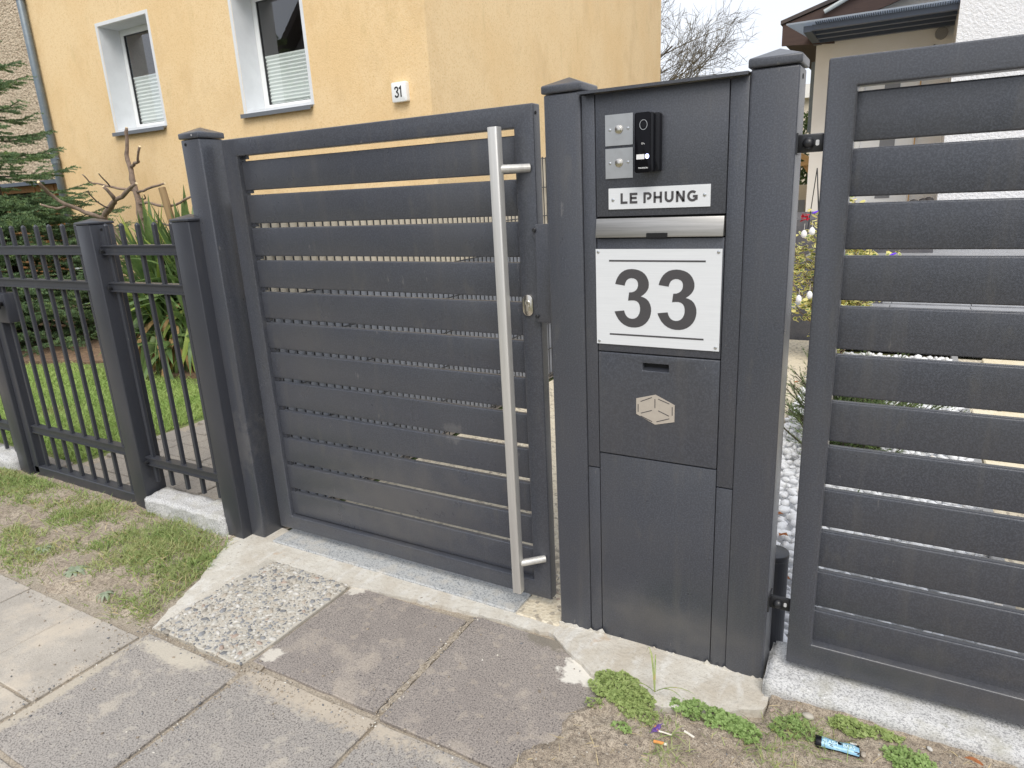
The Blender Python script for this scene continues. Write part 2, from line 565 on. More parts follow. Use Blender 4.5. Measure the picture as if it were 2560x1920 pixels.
T['white_gravel'] = mat('white_marble_gravel', lin(228, 229, 231), 0.6, layers=[('n', 24, 0.5, 0.7, lin(214, 213, 208), 0.7), ('n', 9, 0.66, 0.72, lin(206, 188, 160), 0.5)])
T['brown_leaf'] = mat('dry_leaf', lin(168, 104, 58), 0.7, layers=[('n', 60, 0.4, 0.6, lin(126, 76, 40), 0.7)], transl=0.2)
T['brick'] = mat('grey_paver', lin(150, 144, 136), 0.92, layers=[('n', 3, 0.4, 0.65, lin(166, 158, 146), 0.8), ('n', 120, 0.5, 0.62, lin(116, 110, 104), 0.6)], bumps=[('n', 120, 0.5, 0.003)])
T['sandstone'] = mat('sandstone_paver', lin(216, 205, 178), 0.9, layers=[('v', 5, 0, 1, lin(208, 192, 156), 0.6), ('n', 60, 0.4, 0.6, lin(228, 219, 198), 0.6)], bumps=[('n', 90, 0.4, 0.003)])
T['edging'] = mat('grey_edging', lin(150, 150, 150), 0.9, layers=[('n', 120, 0.5, 0.62, lin(120, 120, 120), 0.6)])
T['dark_stone'] = mat('dark_stone_block', lin(88, 88, 94), 0.8, layers=[('n', 10, 0.4, 0.65, lin(108, 106, 108), 0.7), ('n', 90, 0.5, 0.65, lin(70, 70, 74), 0.6)], bumps=[('n', 40, 0.3, 0.004)])
T['grey_tile'] = mat('grey_terrace_tile', lin(150, 152, 156), 0.7, layers=[('n', 8, 0.4, 0.65, lin(132, 134, 138), 0.7), ('n', 120, 0.5, 0.65, lin(168, 168, 170), 0.5)])

# walls
T['yellow'] = mat('yellow_plaster', lin(240, 212, 167), 0.95,
                  layers=[('n', 0.9, 0.42, 0.66, lin(234, 201, 150), 0.8), ('n', 2.2, 0.52, 0.74, lin(217, 186, 139), 0.6, (1, 1, 0.7)), ('n', 45, 0.50, 0.62, lin(227, 194, 143), 0.6), ('n', 60, 0.58, 0.66, lin(190, 160, 110), 0.5),
                          ('n', 6, 0.58, 0.78, lin(198, 174, 122), 0.3, (1, 1, 0.3))],
                  bumps=[('n', 75, 0.35, 0.012)])
T['white_reveal'] = mat('white_painted_reveal', lin(226, 229, 232), 0.8, layers=[('n', 6, 0.4, 0.7, lin(214, 217, 220), 0.6)])
T['pvc'] = mat('white_pvc', lin(236, 238, 238), 0.4)
T['zinc_sill'] = mat('grey_sill', lin(120, 124, 130), 0.5, 0.3)
T['zinc'] = mat('zinc_downpipe', lin(112, 124, 134), 0.5, 0.35, layers=[('n', 8, 0.45, 0.65, lin(130, 138, 142), 0.6), ('n', 30, 0.62, 0.7, lin(160, 164, 164), 0.5)])
T['zinc_light'] = mat('pale_standpipe', lin(186, 196, 200), 0.5)
T['blind'] = mat('pleated_blind', lin(244, 250, 246), 0.9, transl=0.1)
T['room'] = mat('dim_room', lin(120, 118, 124), 0.95)
T['glass'] = glass('window_glass', 0.13, (0.98, 0.99, 0.99))
T['rough_plaster'] = mat('rough_scratch_plaster', lin(226, 208, 184), 0.97, layers=[('n', 1.2, 0.4, 0.6, lin(214, 196, 172), 0.7), ('n', 17, 0.50, 0.56, lin(176, 154, 132), 0.7, (0.8, 1, 1.3))],
                         bumps=[('n', 17, 1.0, 0.10, (0.8, 1, 1.4))])
T['white_plaster'] = mat('white_roughcast', lin(232, 233, 236), 0.95, layers=[('n', 16, 0.5, 0.66, lin(218, 220, 224), 0.5)], bumps=[('n', 26, 0.8, 0.03), ('n', 90, 0.5, 0.006)])
T['porch_plaster'] = mat('porch_plaster', lin(242, 239, 233), 0.95, layers=[('n', 2, 0.4, 0.65, lin(236, 232, 225), 0.6)], bumps=[('n', 60, 0.4, 0.006)])
T['brown_wood'] = mat('brown_eaves_board', lin(74, 58, 54), 0.7, layers=[('n', 5, 0.4, 0.65, lin(62, 48, 46), 0.6, (1, 1, 8))])
T['tile_roof'] = mat('dark_roof_tile', lin(70, 66, 68), 0.8, layers=[('n', 6, 0.4, 0.6, lin(86, 78, 76), 0.6)])
T['canopy'] = mat('ribbed_polycarbonate', lin(190, 198, 208), 0.25, transl=0.6)
T['canopy_dark'] = mat('dark_canopy_bracket', lin(84, 92, 106), 0.45, 0.2)
T['door_grey'] = mat('grey_glass_strip', lin(128, 130, 134), 0.3)
T['fence_wood'] = mat('stained_wood', lin(140, 98, 56), 0.75, layers=[('n', 12, 0.4, 0.65, lin(112, 76, 44), 0.7, (1, 1, 6)), ('n', 50, 0.5, 0.7, lin(164, 118, 72), 0.4)])
T['pale_wood'] = mat('pale_timber', lin(212, 176, 126), 0.8, layers=[('n', 14, 0.4, 0.65, lin(188, 150, 102), 0.6)])
T['strip_beige'] = mat('beige_privacy_strip', lin(214, 204, 184), 0.6, layers=[('n', 3, 0.4, 0.7, lin(178, 168, 150), 0.6)])
T['strip_grey'] = mat('grey_privacy_strip', lin(138, 142, 150), 0.55, layers=[('n', 3, 0.4, 0.7, lin(126, 130, 138), 0.6)])
T['rod'] = mat('anthracite_wire', (0.028, 0.030, 0.036), 0.4)

# plants
T['grass'] = mat('verge_grass', lin(156, 174, 108), 0.75, layers=[('n', 5, 0.42, 0.6, lin(184, 188, 134), 0.8), ('n', 40, 0.5, 0.6, lin(122, 150, 82), 0.8), ('n', 45, 0.60, 0.66, lin(188, 172, 112), 0.8)], transl=0.3)
T['lawn'] = mat('lawn_grass', lin(164, 190, 108), 0.75, layers=[('n', 3, 0.4, 0.62, lin(182, 200, 124), 0.8), ('n', 40, 0.5, 0.64, lin(140, 172, 88), 0.8), ('n', 2.2, 0.6, 0.7, lin(176, 170, 116), 0.6)], transl=0.3)
T['straw'] = mat('dry_straw', lin(198, 180, 138), 0.9)
T['weed'] = mat('green_weed', lin(164, 180, 112), 0.7, layers=[('n', 60, 0.42, 0.6, lin(138, 158, 92), 0.8), ('n', 130, 0.55, 0.65, lin(190, 204, 138), 0.7), ('n', 25, 0.66, 0.72, lin(150, 120, 72), 0.6)], transl=0.3)
T['weed_bright'] = mat('bright_green_weed', lin(156, 182, 112), 0.65, layers=[('n', 60, 0.42, 0.6, lin(132, 160, 92), 0.8), ('n', 130, 0.55, 0.65, lin(178, 198, 134), 0.7), ('n', 30, 0.62, 0.7, lin(150, 132, 88), 0.5)], transl=0.3)
T['rosette'] = mat('grey_green_rosette', lin(158, 168, 144), 0.8, layers=[('n', 60, 0.42, 0.6, lin(138, 152, 124), 0.8)], transl=0.2)
T['needle'] = mat('spruce_needles', lin(108, 134, 96), 0.7, layers=[('n', 3, 0.45, 0.62, lin(128, 154, 104), 0.75), ('n', 25, 0.5, 0.64, lin(84, 112, 78), 0.7), ('n', 9, 0.56, 0.64, lin(160, 182, 120), 0.7)], transl=0.2)
T['juniper'] = mat('juniper_needles', lin(96, 116, 70), 0.7, layers=[('n', 10, 0.45, 0.62, lin(134, 150, 88), 0.75), ('n', 60, 0.5, 0.64, lin(48, 70, 40), 0.7)], transl=0.2)
T['yucca'] = mat('yucca_leaf', lin(100, 126, 76), 0.5, layers=[('n', 5, 0.45, 0.62, lin(128, 150, 88), 0.8), ('n', 30, 0.5, 0.64, lin(74, 98, 60), 0.7, (1, 1, 0.2))], transl=0.25)
T['yucca_bright'] = mat('yucca_leaf_light', lin(164, 184, 92), 0.5, layers=[('n', 8, 0.45, 0.62, lin(182, 196, 108), 0.7)], transl=0.3)
T['yucca_dry'] = mat('yucca_leaf_dry', lin(190, 160, 112), 0.8, layers=[('n', 20, 0.45, 0.62, lin(160, 120, 78), 0.7)], transl=0.2)
T['euon_y'] = mat('variegated_leaf_yellow', lin(240, 232, 158), 0.55, layers=[('n', 70, 0.5, 0.6, lin(226, 214, 130), 0.7)], transl=0.3)
T['euon_g'] = mat('variegated_leaf_green', lin(132, 154, 104), 0.5, layers=[('n', 70, 0.5, 0.6, lin(90, 116, 66), 0.7)], transl=0.2)
T['bark'] = mat('smooth_grey_bark', lin(140, 122, 108), 0.85, layers=[('n', 20, 0.42, 0.62, lin(112, 96, 86), 0.8), ('n', 70, 0.55, 0.68, lin(166, 150, 136), 0.5)], bumps=[('n', 60, 0.5, 0.006)])
T['bark_dark'] = mat('dark_bark', lin(84, 74, 66), 0.9, layers=[('n', 20, 0.42, 0.62, lin(66, 58, 52), 0.8)])
T['cut'] = mat('cut_wood', lin(226, 204, 164), 0.85)
T['twig'] = mat('bare_twigs', lin(104, 97, 88), 0.9, layers=[('n', 2, 0.4, 0.6, lin(128, 118, 88), 0.7)])
T['stake'] = mat('weathered_stake', lin(150, 126, 92), 0.9, layers=[('n', 30, 0.42, 0.62, lin(118, 96, 68), 0.8, (1, 1, 0.1))])
T['egg'] = mat('white_egg', lin(236, 236, 238), 0.4)
T['red'] = mat('red_flower', lin(190, 36, 60), 0.7, transl=0.2)
T['purple'] = mat('purple_petal', lin(150, 118, 200), 0.6, transl=0.3)
T['violet'] = mat('violet_ribbon', lin(112, 60, 230), 0.5)
T['orange'] = mat('orange_filter', lin(226, 152, 84), 0.8)
T['paper'] = mat('white_paper', lin(226, 220, 208), 0.8)
T['blue_label'] = mat('pale_blue_label', lin(136, 182, 208), 0.25, layers=[('n', 50, 0.45, 0.65, lin(164, 206, 224), 0.8)])
T['blue_text'] = mat('light_blue_lettering', lin(206, 232, 240), 0.3)
T['sphag'] = mat('dark_rounded', lin(44, 40, 40), 0.7)

# ================================================================== the setting
def grid_mesh(name, x0, x1, y0, y1, nx, ny, hfun):
    xs = np.linspace(x0, x1, nx + 1)
    ys = np.linspace(y0, y1, ny + 1)
    V = [(x, y, hfun(x, y)) for y in ys for x in xs]
    F = [(j * (nx + 1) + i, j * (nx + 1) + i + 1, (j + 1) * (nx + 1) + i + 1, (j + 1) * (nx + 1) + i) for j in range(ny) for i in range(nx)]
    return npmesh(name, V, F, smooth=True)


def nz(x, y, s, seed=0.0, o=4):
    return mnoise.fractal(Vector((x * s + seed, y * s - seed * 0.7, seed)), 0.9, 2.1, o)


def struct(o):
    o['kind'] = 'structure'
    return o


struct(MB().add([(-90, -60, -.09), (90, -60, -.09), (90, 120, -.09), (-90, 120, -.09)], [(0, 1, 2, 3)]).build('ground', T['ground']))
pavement = struct(link(grid_mesh('pavement', -7, 5, -3.2, -0.02, 120, 32, lambda x, y: -.011 + .004 * nz(x, y, 6)), 'pavement', T['sand']))


def slab_obj(name, x0, x1, y0, y1, m, parent, z1=0.0, th=.05, tilt=(0, 0), chip=.004, n=9):
    """paving slab with slightly broken edges"""
    pts = []
    rnd = random.Random(hash((round(x0, 3), round(y0, 3))) & 0xffff)
    cs = [(x0, y0), (x1, y0), (x1, y1), (x0, y1)]
    for i in range(4):
        a, b = cs[i], cs[(i + 1) % 4]
        for k in range(n):
            t = (k + (rnd.random() - .5) * .5 * (k > 0)) / n
            px, py = a[0] + (b[0] - a[0]) * t, a[1] + (b[1] - a[1]) * t
            e = (rnd.random() ** 2) * chip
            cx, cy = (x0 + x1) / 2, (y0 + y1) / 2
            d = math.hypot(px - cx, py - cy)
            pts.append((px + (cx - px) / d * e, py + (cy - py) / d * e))
    b = MB().prism(pts, z1 - th, z1, 'z')
    cx, cy = (x0 + x1) / 2, (y0 + y1) / 2
    b.V = [(x, y, z + (x - cx) * tilt[0] + (y - cy) * tilt[1]) for x, y, z in b.V]
    return b.build(name, m, parent, bevel=.003, seg=1)


slab_a = slab_obj('paving_slab', -.838, -.312, -.612, -.118, T['slab_dark'], pavement, tilt=(.004, -.003))
slab_obj('paving_slab', -.290, .245, -.622, -.082, T['slab_dark'], pavement, tilt=(-.003, .002))
slab_obj('paving_slab', -1.305, -.828, -1.20, -.672, T['slab_grey'], pavement, tilt=(.002, .004))
slab_obj('paving_slab', -.812, -.290, -1.20, -.632, T['slab_grey'], pavement, tilt=(.003, -.005))
slab_obj('paving_slab', -.276, .24, -1.20, -.636, T['slab_grey'], pavement, tilt=(-.004, .003))
slab_obj('paving_slab', .262, .77, -1.20, -.70, T['slab_grey'], pavement, z1=-.004)
for r_, (ya, yb) in enumerate(((-1.052, -.70), (-1.412, -1.058))):
    if r_:
        slab_obj('paving_slab', -1.481, -1.326, ya, yb, T['slab_light'], pavement, z1=-.002, chip=.002)
    for k in range(8):
        xb = -1.322 - .363 * k - (.163 if r_ else 0)
        slab_obj('paving_slab', xb - .358, xb, ya, yb, T['slab_light'], pavement, z1=-.001 - .002 * ((k + r_) % 2), chip=.002)
for k in range(10):
    xb = 1.27 - .51 * k
    slab_obj('paving_slab', xb - .5, xb, -1.72, -1.215, T['slab_grey'], pavement, z1=-.003)

# mortar apron in front of gate and pillar
def rough_poly(name, pts, z0, z1, m, parent=None, step=.03, amp=.006, seed=1, rise=None):
    rnd = random.Random(seed)
    out = []
    n = len(pts)
    for i in range(n):
        a, b = Vector(pts[i]), Vector(pts[(i + 1) % n])
        k = max(1, int((b - a).length / step))
        for j in range(k):
            p = a.lerp(b, j / k)
            out.append((p.x + rnd.uniform(-amp, amp), p.y + rnd.uniform(-amp, amp)))
    bm = bmesh.new()
    vs = [bm.verts.new((x, y, z1)) for x, y in out]
    f = bm.faces.new(vs)
    f.normal_update()
    bmesh.ops.triangulate(bm, faces=[f])
    bmesh.ops.subdivide_edges(bm, edges=[e for e in bm.edges if e.calc_length() > .06], cuts=3, use_grid_fill=True)
    for v in bm.verts:
        v.co.z = z1 + .0015 * nz(v.co.x, v.co.y, 9, 3.1) + (rise(v.co.x, v.co.y) if rise else 0)
    bnd = [e for e in bm.edges if len(e.link_faces) == 1]
    r_ = bmesh.ops.extrude_edge_only(bm, edges=bnd)
    for v in [g for g in r_['geom'] if isinstance(g, bmesh.types.BMVert)]:
        v.co.z = z0
        d = Vector((v.co.x, v.co.y))
    bmesh.ops.recalc_face_normals(bm, faces=bm.faces)
    me = bpy.data.meshes.new(name)
    bm.to_mesh(me)
    bm.free()
    return link(me, name, m, parent)


apron = struct(rough_poly('mortar_apron', [(-1.66, -.06), (-1.58, -.13), (-1.52, -.25), (-1.44, -.36), (-1.40, -.47), (-1.345, -.60), (-1.315, -.652),
                                            (-1.29, -.60), (-1.285, -.40), (-1.29, -.17), (-1.1, -.15), (-.87, -.135), (-.60, -.103), (-.30, -.077), (-.0, -.062),
                                            (.10, -.135), (.20, -.195), (.30, -.225), (.43, -.235), (.56, -.195), (.69, -.125), (.695, -.02), (.69, .10), (-1.66, .10)],
                          -.05, .003, T['concrete'], step=.025, amp=.005, rise=lambda x, y: (.012 * min(1, max(0, x) * 8)) if y < .1 else 0))
pebble_slab = struct(slab_obj('pebble_pavement_panel', -1.314, -.845, -.652, -.125, T['binder'], None, z1=.0052, chip=.010))
# mortar in the joints between the slabs
for nm, a in (('mortar_joint', (-.311, -.291, -.60, -.09)), ('mortar_joint', (-.846, -.836, -.64, -.52)), ('mortar_joint', (-.93, -.78, -.72, -.60))):
    rough_poly(nm, [(a[0], a[2]), (a[1], a[2]), (a[1], a[3]), (a[0], a[3])], -.04, -.002, T['sand'], pavement, step=.02, amp=.005, seed=5)

threshold = struct(MB().box(-1.414, -.176, -.012, .112, -.03, .011).build('threshold_kerb', T['granite'], bevel=.004, seg=1))
struct(MB().box(-.172, -.004, -.016, .112, -.03, .008).build('threshold_kerb', T['path'], bevel=.004, seg=1))
struct(grid_mesh and link(grid_mesh('garden_path', -1.40, .355, .113, 4.75, 20, 40, lambda x, y: .004), 'garden_path', T['path']))
struct(MB().box(.352, .365, .12, 4.6, -.05, .012).build('path_edge', T['path']))

# white pebble bed, edging and sandstone paving behind the drive gate
bed = struct(MB().add([(.365, .05, -.03), (1.31, .05, -.03), (1.31, 4.5, -.03), (.365, 4.5, -.03)], [(0, 1, 2, 3)]).build('gravel_bed', T['white_gravel']))
edge = struct(MB().add([(1.30, .05, -.04), (1.36, .05, -.04), (1.36, 4.5, -.04), (1.30, 4.5, -.04)], [(0, 1, 2, 3)]).build('bed_edging', T['edging']))
me_e = MB().box(-.0215, .0215, -.247, .247, -.05, .012).mesh('edging_stone', bevel=.004, seg=1)
for k in range(9):
    link(me_e, 'edging_stone', T['edging'], edge, Matrix.Translation((1.333, .30 + .5 * k, 0)))
yard = struct(MB().add([(1.36, .05, -.02), (9, .05, -.02), (9, 4.5, -.02), (1.36, 4.5, -.02)], [(0, 1, 2, 3)]).build('yard_paving', T['path']))
me_s = MB().box(-.145, .145, -.095, .095, -.03, .008).mesh('sandstone_paver', bevel=.006, seg=1)
for j in range(22):
    for i in range(9):
        link(me_s, 'sandstone_paver', T['sandstone'], yard,
             Matrix.Translation((1.51 + .30 * i + (.15 if j % 2 else 0), .16 + .2 * j, random.uniform(-.002, .002))))

# granite kerb under the drive gate
def rblock(x0, x1, y0, y1, z0, z1, amp=.004, step=.03, taper=0.0):
    bm = bmesh.new()
    bmesh.ops.create_cube(bm, size=1)
    for v in bm.verts:
        v.co = Vector((x0 + (v.co.x + .5) * (x1 - x0), y0 + (v.co.y + .5) * (y1 - y0), z0 + (v.co.z + .5) * (z1 - z0)))
    bmesh.ops.bevel(bm, geom=list(bm.edges), offset=.008, segments=2, affect='EDGES')
    for _ in range(6):
        es = [e for e in bm.edges if e.calc_length() > step]
        if not es or len(bm.verts) > 12000:
            break
        bmesh.ops.subdivide_edges(bm, edges=es, cuts=1, use_grid_fill=True)
    bmesh.ops.triangulate(bm, faces=bm.faces)
    for v in bm.verts:
        p = v.co
        n = mnoise.noise_vector(p * 14) * amp + mnoise.noise_vector(p * 45) * amp * .4
        v.co = p + n
        if taper:
            v.co.z += taper * (p.y - y1)
    me = bpy.data.meshes.new('stone')
    bm.to_mesh(me)
    bm.free()
    me.shade_smooth()
    return me


def kerbstone(name, *a, **k):
    return struct(link(rblock(*a, **k), name, T['granite_kerb']))


kerbstone('granite_kerb', .674, 1.70, -.066, .12, -.12, .088, taper=.10)
kerbstone('granite_kerb', 1.706, 3.2, -.066, .12, -.12, .088, taper=.10, step=.08)
kerbstone('granite_kerb', -2.235, -1.655, -.075, .06, -.1, .096, amp=.010, step=.022)
kerbstone('granite_kerb', -4.6, -3.49, -.085, .05, -.1, .09, amp=.010)

# verge on the left (grass and soil) and soil patch on the right
def verge_h(x, y):
    h = .008 + .014 * nz(x, y, 3.2, 1.3) + .008 * nz(x, y, 12, 4)
    e = min(1, max(0, (y + .715 + .06 * nz(x, y, 3, 8)) / .10))
    bx = -1.335 - .06 + (-.20 * min(1, max(0, (y + .62) / .55)))
    e2 = min(1, max(0, (bx + .145 - x + .05 * nz(x, y, 6, 2) + .035 * nz(x, y, 22, 5)) / .17))
    return h * min(e, e2) - .035 * (1 - min(e, e2))


verge = struct(link(grid_mesh('verge', -7, -1.30, -.80, .04, 285, 42, verge_h), 'verge', T['soil']))


def soil_h(x, y):
    # edge runs from (.22,-.20) to (.07,-.64)
    ex = .075 + (y + .64) / .44 * .15
    e = min(1, max(0, (x - ex + .03 * nz(x, y, 7, 5)) / .07))
    h = .012 + .010 * nz(x, y, 4, 2.2) + .009 * nz(x, y, 16, 6) + .020 * min(1, max(0, (x - .5) * 3)) * min(1, max(0, (y + .3) / .2))
    fe = -.13 - .115 * math.sin(min(1, max(0, (x + .02) / .72)) * math.pi * .92)
    f_ = min(1, max(0, (fe - y + .012 * nz(x, y, 20, 3)) / .02)) if x < .70 else 1
    h = h * f_ - .02 * (1 - f_)
    return h * e - .03 * (1 - e)


soil = struct(link(grid_mesh('soil_patch', .04, 2.6, -.72, .0, 256, 72, soil_h), 'soil_patch', T['soil']))

# neighbour's garden
struct(link(grid_mesh('lawn', -30, -1.47, .06, 4.4, 60, 30, lambda x, y: -.035 if (x > -3.33) else -.022 + .02 * nz(x, y, .8)), 'lawn', T['lawn_base']))
struct(rough_poly('garden_soil', [(-9.5, 1.75), (-7.0, 1.55), (-6, 1.85), (-4.6, 1.82), (-3.9, 1.95), (-3.5, 2.6), (-3.5, 4.2), (-12, 4.2), (-12, 2.0)], -.06, .012, T['garden_soil'], step=.12, amp=.05, seed=3))
paving = struct(MB().add([(-3.34, .0, -.022), (-1.48, .0, -.022), (-1.48, 4.3, -.022), (-3.34, 4.3, -.022), (-4.9, .02, -.022), (-3.34, .02, -.022), (-3.34, .19, -.022), (-4.9, .19, -.022)],
                          [(0, 1, 2, 3), (4, 5, 6, 7)]).build('yard_path', T['sand']))
me_b = MB().box(-.097, .097, -.078, .078, -.05, 0).mesh('paving_brick', bevel=.005, seg=1)
for j in range(20):
    for i in range(9):
        x = -1.60 - .20 * i - (.1 if j % 2 else 0)
        if x < -3.25:
            continue
        link(me_b, 'paving_brick', T['brick'], paving, Matrix.Translation((x, .10 + .162 * j, random.uniform(-.004, .003))) @ Matrix.Rotation(random.uniform(-.02, .02), 4, 'Z'))
for i in range(7):
    link(me_b, 'paving_brick', T['brick'], paving, Matrix.Translation((-3.45 - .2 * i, .10, random.uniform(-.004, .003))))

# ================================================================== posts, gate, pillar
def cap_mesh(x0, x1, y0, y1, z, sk=.020, ap=.024, o=.005):
    b = MB()
    X0, X1, Y0, Y1 = x0 - o, x1 + o, y0 - o, y1 + o
    cx, cy = (x0 + x1) / 2, (y0 + y1) / 2
    b.add([(X0, Y0, z), (X1, Y0, z), (X1, Y1, z), (X0, Y1, z), (X0, Y0, z + sk), (X1, Y0, z + sk), (X1, Y1, z + sk), (X0, Y1, z + sk), (cx, cy, z + sk + ap)],
          [(0, 3, 2, 1), (0, 1, 5, 4), (1, 2, 6, 5), (2, 3, 7, 6), (3, 0, 4, 7), (4, 5, 8), (5, 6, 8), (6, 7, 8), (7, 4, 8)])
    return b


def hole(parent, x, z, y, r=.006, ax='y'):
    pts = arc(0, 0, r, r, 0, 360, 12)[:-1]
    b = MB()
    if ax == 'y':
        b.prism([(x + a, z + c) for a, c in pts], y - .0015, y + .001)
    else:
        b.prism([(y + a, z + c) for a, c in pts], x - .001, x + .0015, 'x')
    return b.build('drain_hole', T['seam'], parent)


# hinge post of the small gate
gp = thing('gate_post', 'tall anthracite square post with pyramid cap left of the small gate', 'post', (-1.53, .055, 0))
MB().box(-1.587, -1.476, 0, .111, -.05, 1.703).build('post', T['coat'], gp, bevel=.006, seg=3)
cap_mesh(-1.587, -1.476, 0, .111, 1.705).build('cap', T['coat'], gp, bevel=.004, seg=3)
hole(gp, -1.560, 1.685, 0)
MB().prism([(-1.511, 1.716), (-1.508, 1.720), (-1.508, 1.713)], -.0070, -.0045).build('paint_chip', T['white_print'], gp)

# small gate
gate = thing('pedestrian_gate', 'anthracite slatted pedestrian gate with long steel pull handle', 'gate', (-.73, .08, .04))
GY0, GY1 = .058, .102
MB().ring(-1.428, -.0635, .045, 1.694, -1.350, -.131, .108, 1.630, GY0, GY1).build('frame', T['coat'], gate, bevel=.0045, seg=3)
me_sl = MB().box(-1.356, -.125, GY0 + .021, GY0 + .042, -.0547, .0547).mesh('slat', bevel=.005, seg=3)
for k in range(12):
    link(me_sl, 'slat', T['coat'], gate, Matrix.Translation((0, 0, 1.5565 - .1263 * k)))
# little joining blocks behind the gaps on the hinge side
for k in range(12):
    MB().box(-1.3495, -1.328, GY0 + .024, GY0 + .040, 1.5645 + .0635 - .1270 * k - .010, 1.5645 + .0635 - .1270 * k + .010).build('slat_spacer', T['coat_nb'], gate)
hole(gate, -.0632, 1.668, .072, .005, 'x')
hd = MB()
hd.prism(rrect_pts(-.1555, -.012, .0325, .033, .0055, 4), .098, 1.632, 'z')
hbar = hd.build('pull_handle', T['steel'], gate, bevel=.0015, seg=2, ang=60)
for z in (1.515, .207):
    MB().tube([(-.150, -.006, z), (-.128, .014, z), (-.098, .044, z), (-.082, .0585, z)], .0125, 16).build('standoff', T['steel'], hbar, smooth=False, bevel=.0006, seg=1, ang=60)
lk = MB().rrect(-.105, 1.102, .036, .068, .0175, GY0 - .007, GY0).build('lock_plate', T['nickel'], gate, bevel=.002, seg=2, ang=60)
MB().prism(arc(-.105, 1.110, .0088, .0088, 0, 360, 20)[:-1], GY0 - .0105, GY0 - .006).build('lock_cylinder', T['nickel'], lk, bevel=.0008, seg=1, ang=60)
MB().rrect(-.105, 1.093, .0105, .021, .005, GY0 - .0095, GY0 - .006).build('lock_cylinder', T['nickel'], lk, bevel=.0008, seg=1, ang=60)
MB().box(-.1062, -.1038, GY0 - .0108, GY0 - .0102, 1.106, 1.1145).build('keyhole', T['seam'], lk)

# mailbox pillar
pil = thing('mailbox_pillar', 'anthracite mailbox pillar between the gates with nameplate and house number 33', 'mailbox', (.33, .055, 0))
me_p = MB().box(0, .111, 0, .111, -.05, 1.702).mesh('post', bevel=.006, seg=3)
lp = link(me_p, 'post', T['coat'], pil)
rp = link(me_p, 'post', T['coat'], pil, Matrix.Translation((.5537, 0, 0)))
me_c = cap_mesh(0, .111, 0, .111, 1.704).mesh('cap', bevel=.004, seg=3)
link(me_c, 'cap', T['coat'], lp)
link(me_c, 'cap', T['coat'], rp)
hole(pil, .6645, 1.680, .05, .006, 'x')
MB().box(.1115, .5535, .020, .105, .0, 1.690).build('housing', T['seam'], pil)
RP = [(.004, 'side_panel', .1130, .1506, .612, 1.690), (.004, 'side_panel', .1130, .1506, -.02, .6085),
      (.004, 'side_panel', .5083, .5530, .612, 1.690), (.004, 'side_panel', .5083, .5530, -.02, .6085),
      (.004, 'top_panel', .1530, .5060, 1.370, 1.690), (.004, 'number_panel', .1530, .5060, .986, 1.3100),
      (.004, 'base_panel', .1530, .5060, -.02, .6615)]
for y, nm, x0, x1, z0, z1 in RP:
    MB().box(x0, x1, y, .03, z0, z1).build(nm, T['coat'], pil, bevel=.002, seg=2)
tp = [o for o in COL.objects if o.name.startswith('top_panel')][0]
npn = [o for o in COL.objects if o.name.startswith('number_panel')][0]
# roof sheet with a folded front lip
MB().prism([(-.022, 1.6900), (-.022, 1.6975), (.13, 1.7015), (.13, 1.6985), (-.019, 1.6945), (-.019, 1.6900)], .1125, .5530, 'x').build('roof_sheet', T['coat'], pil)
# letter flap
fl = MB()
fl.add([(.1535, -.010, 1.3135), (.5055, -.010, 1.3135), (.5055, -.002, 1.3650), (.1535, -.002, 1.3650),
        (.1535, .016, 1.3135), (.5055, .016, 1.3135), (.5055, .016, 1.3650), (.1535, .016, 1.3650)],
       [(0, 1, 2, 3), (4, 7, 6, 5), (0, 4, 5, 1), (3, 2, 6, 7), (0, 3, 7, 4), (1, 5, 6, 2)])
flo = fl.build('letter_flap', T['steel_flap'], pil, bevel=.002, seg=2)
MB().rrect(.331, 1.3185, .058, .0125, .002, -.0115, -.0085).build('grip_notch', T['seam'], flo)
# mailbox door with recessed grip
dr = MB().ring(.1530, .5060, .6655, .9825, .2885, .3650, .9365, .9590, .002, .03).build('mailbox_door', T['coat'], pil, bevel=.0025, seg=3)
MB().box(.286, .3675, .024, .029, .934, .961).build('grip_recess', T['seam'], dr)
MB().add([(.2885, .006, .9368), (.3650, .006, .9368), (.3650, .024, .9460), (.2885, .024, .9460)], [(0, 1, 2, 3)]).build('grip_lip', T['coat_nb'], dr)
# cube emblem
hx = [(.328, .868), (.3845, .8425), (.3845, .792), (.328, .777), (.2705, .8035), (.2705, .851)]
em = MB().prism(hx, .0002, .0022).build('cube_emblem', T['champagne'], dr)
sl = MB()
Z5 = lambda u, v: tuple(at(850 + u / 2.572, 640 + v / 2.572, 'y', 0)[i] for i in (0, 2))
for a, b in (((1933, 935), (2005, 910)), ((2025, 920), (2025, 978)), ((2045, 920), (2118, 952)), ((2136, 972), (2136, 1027)), ((2045, 995), (2115, 1030)),
             ((2035, 1066), (2117, 1047)), ((1935, 1010), (2005, 993)), ((1933, 1028), (2007, 1065)), ((1917, 952), (1917, 1002))):
    sl.ribbon([Z5(*a), Z5(*b)], .0022, -.0004, .0006)
sl.build('emblem_slots', T['ink'], em)


def screw(parent, x, z, y, r=.0045):
    b = MB().prism(arc(x, z, r, r, 0, 360, 14)[:-1], y - .0016, y)
    s_ = b.build('screw', T['screw'], parent, bevel=.0009, seg=2, ang=60)
    return s_


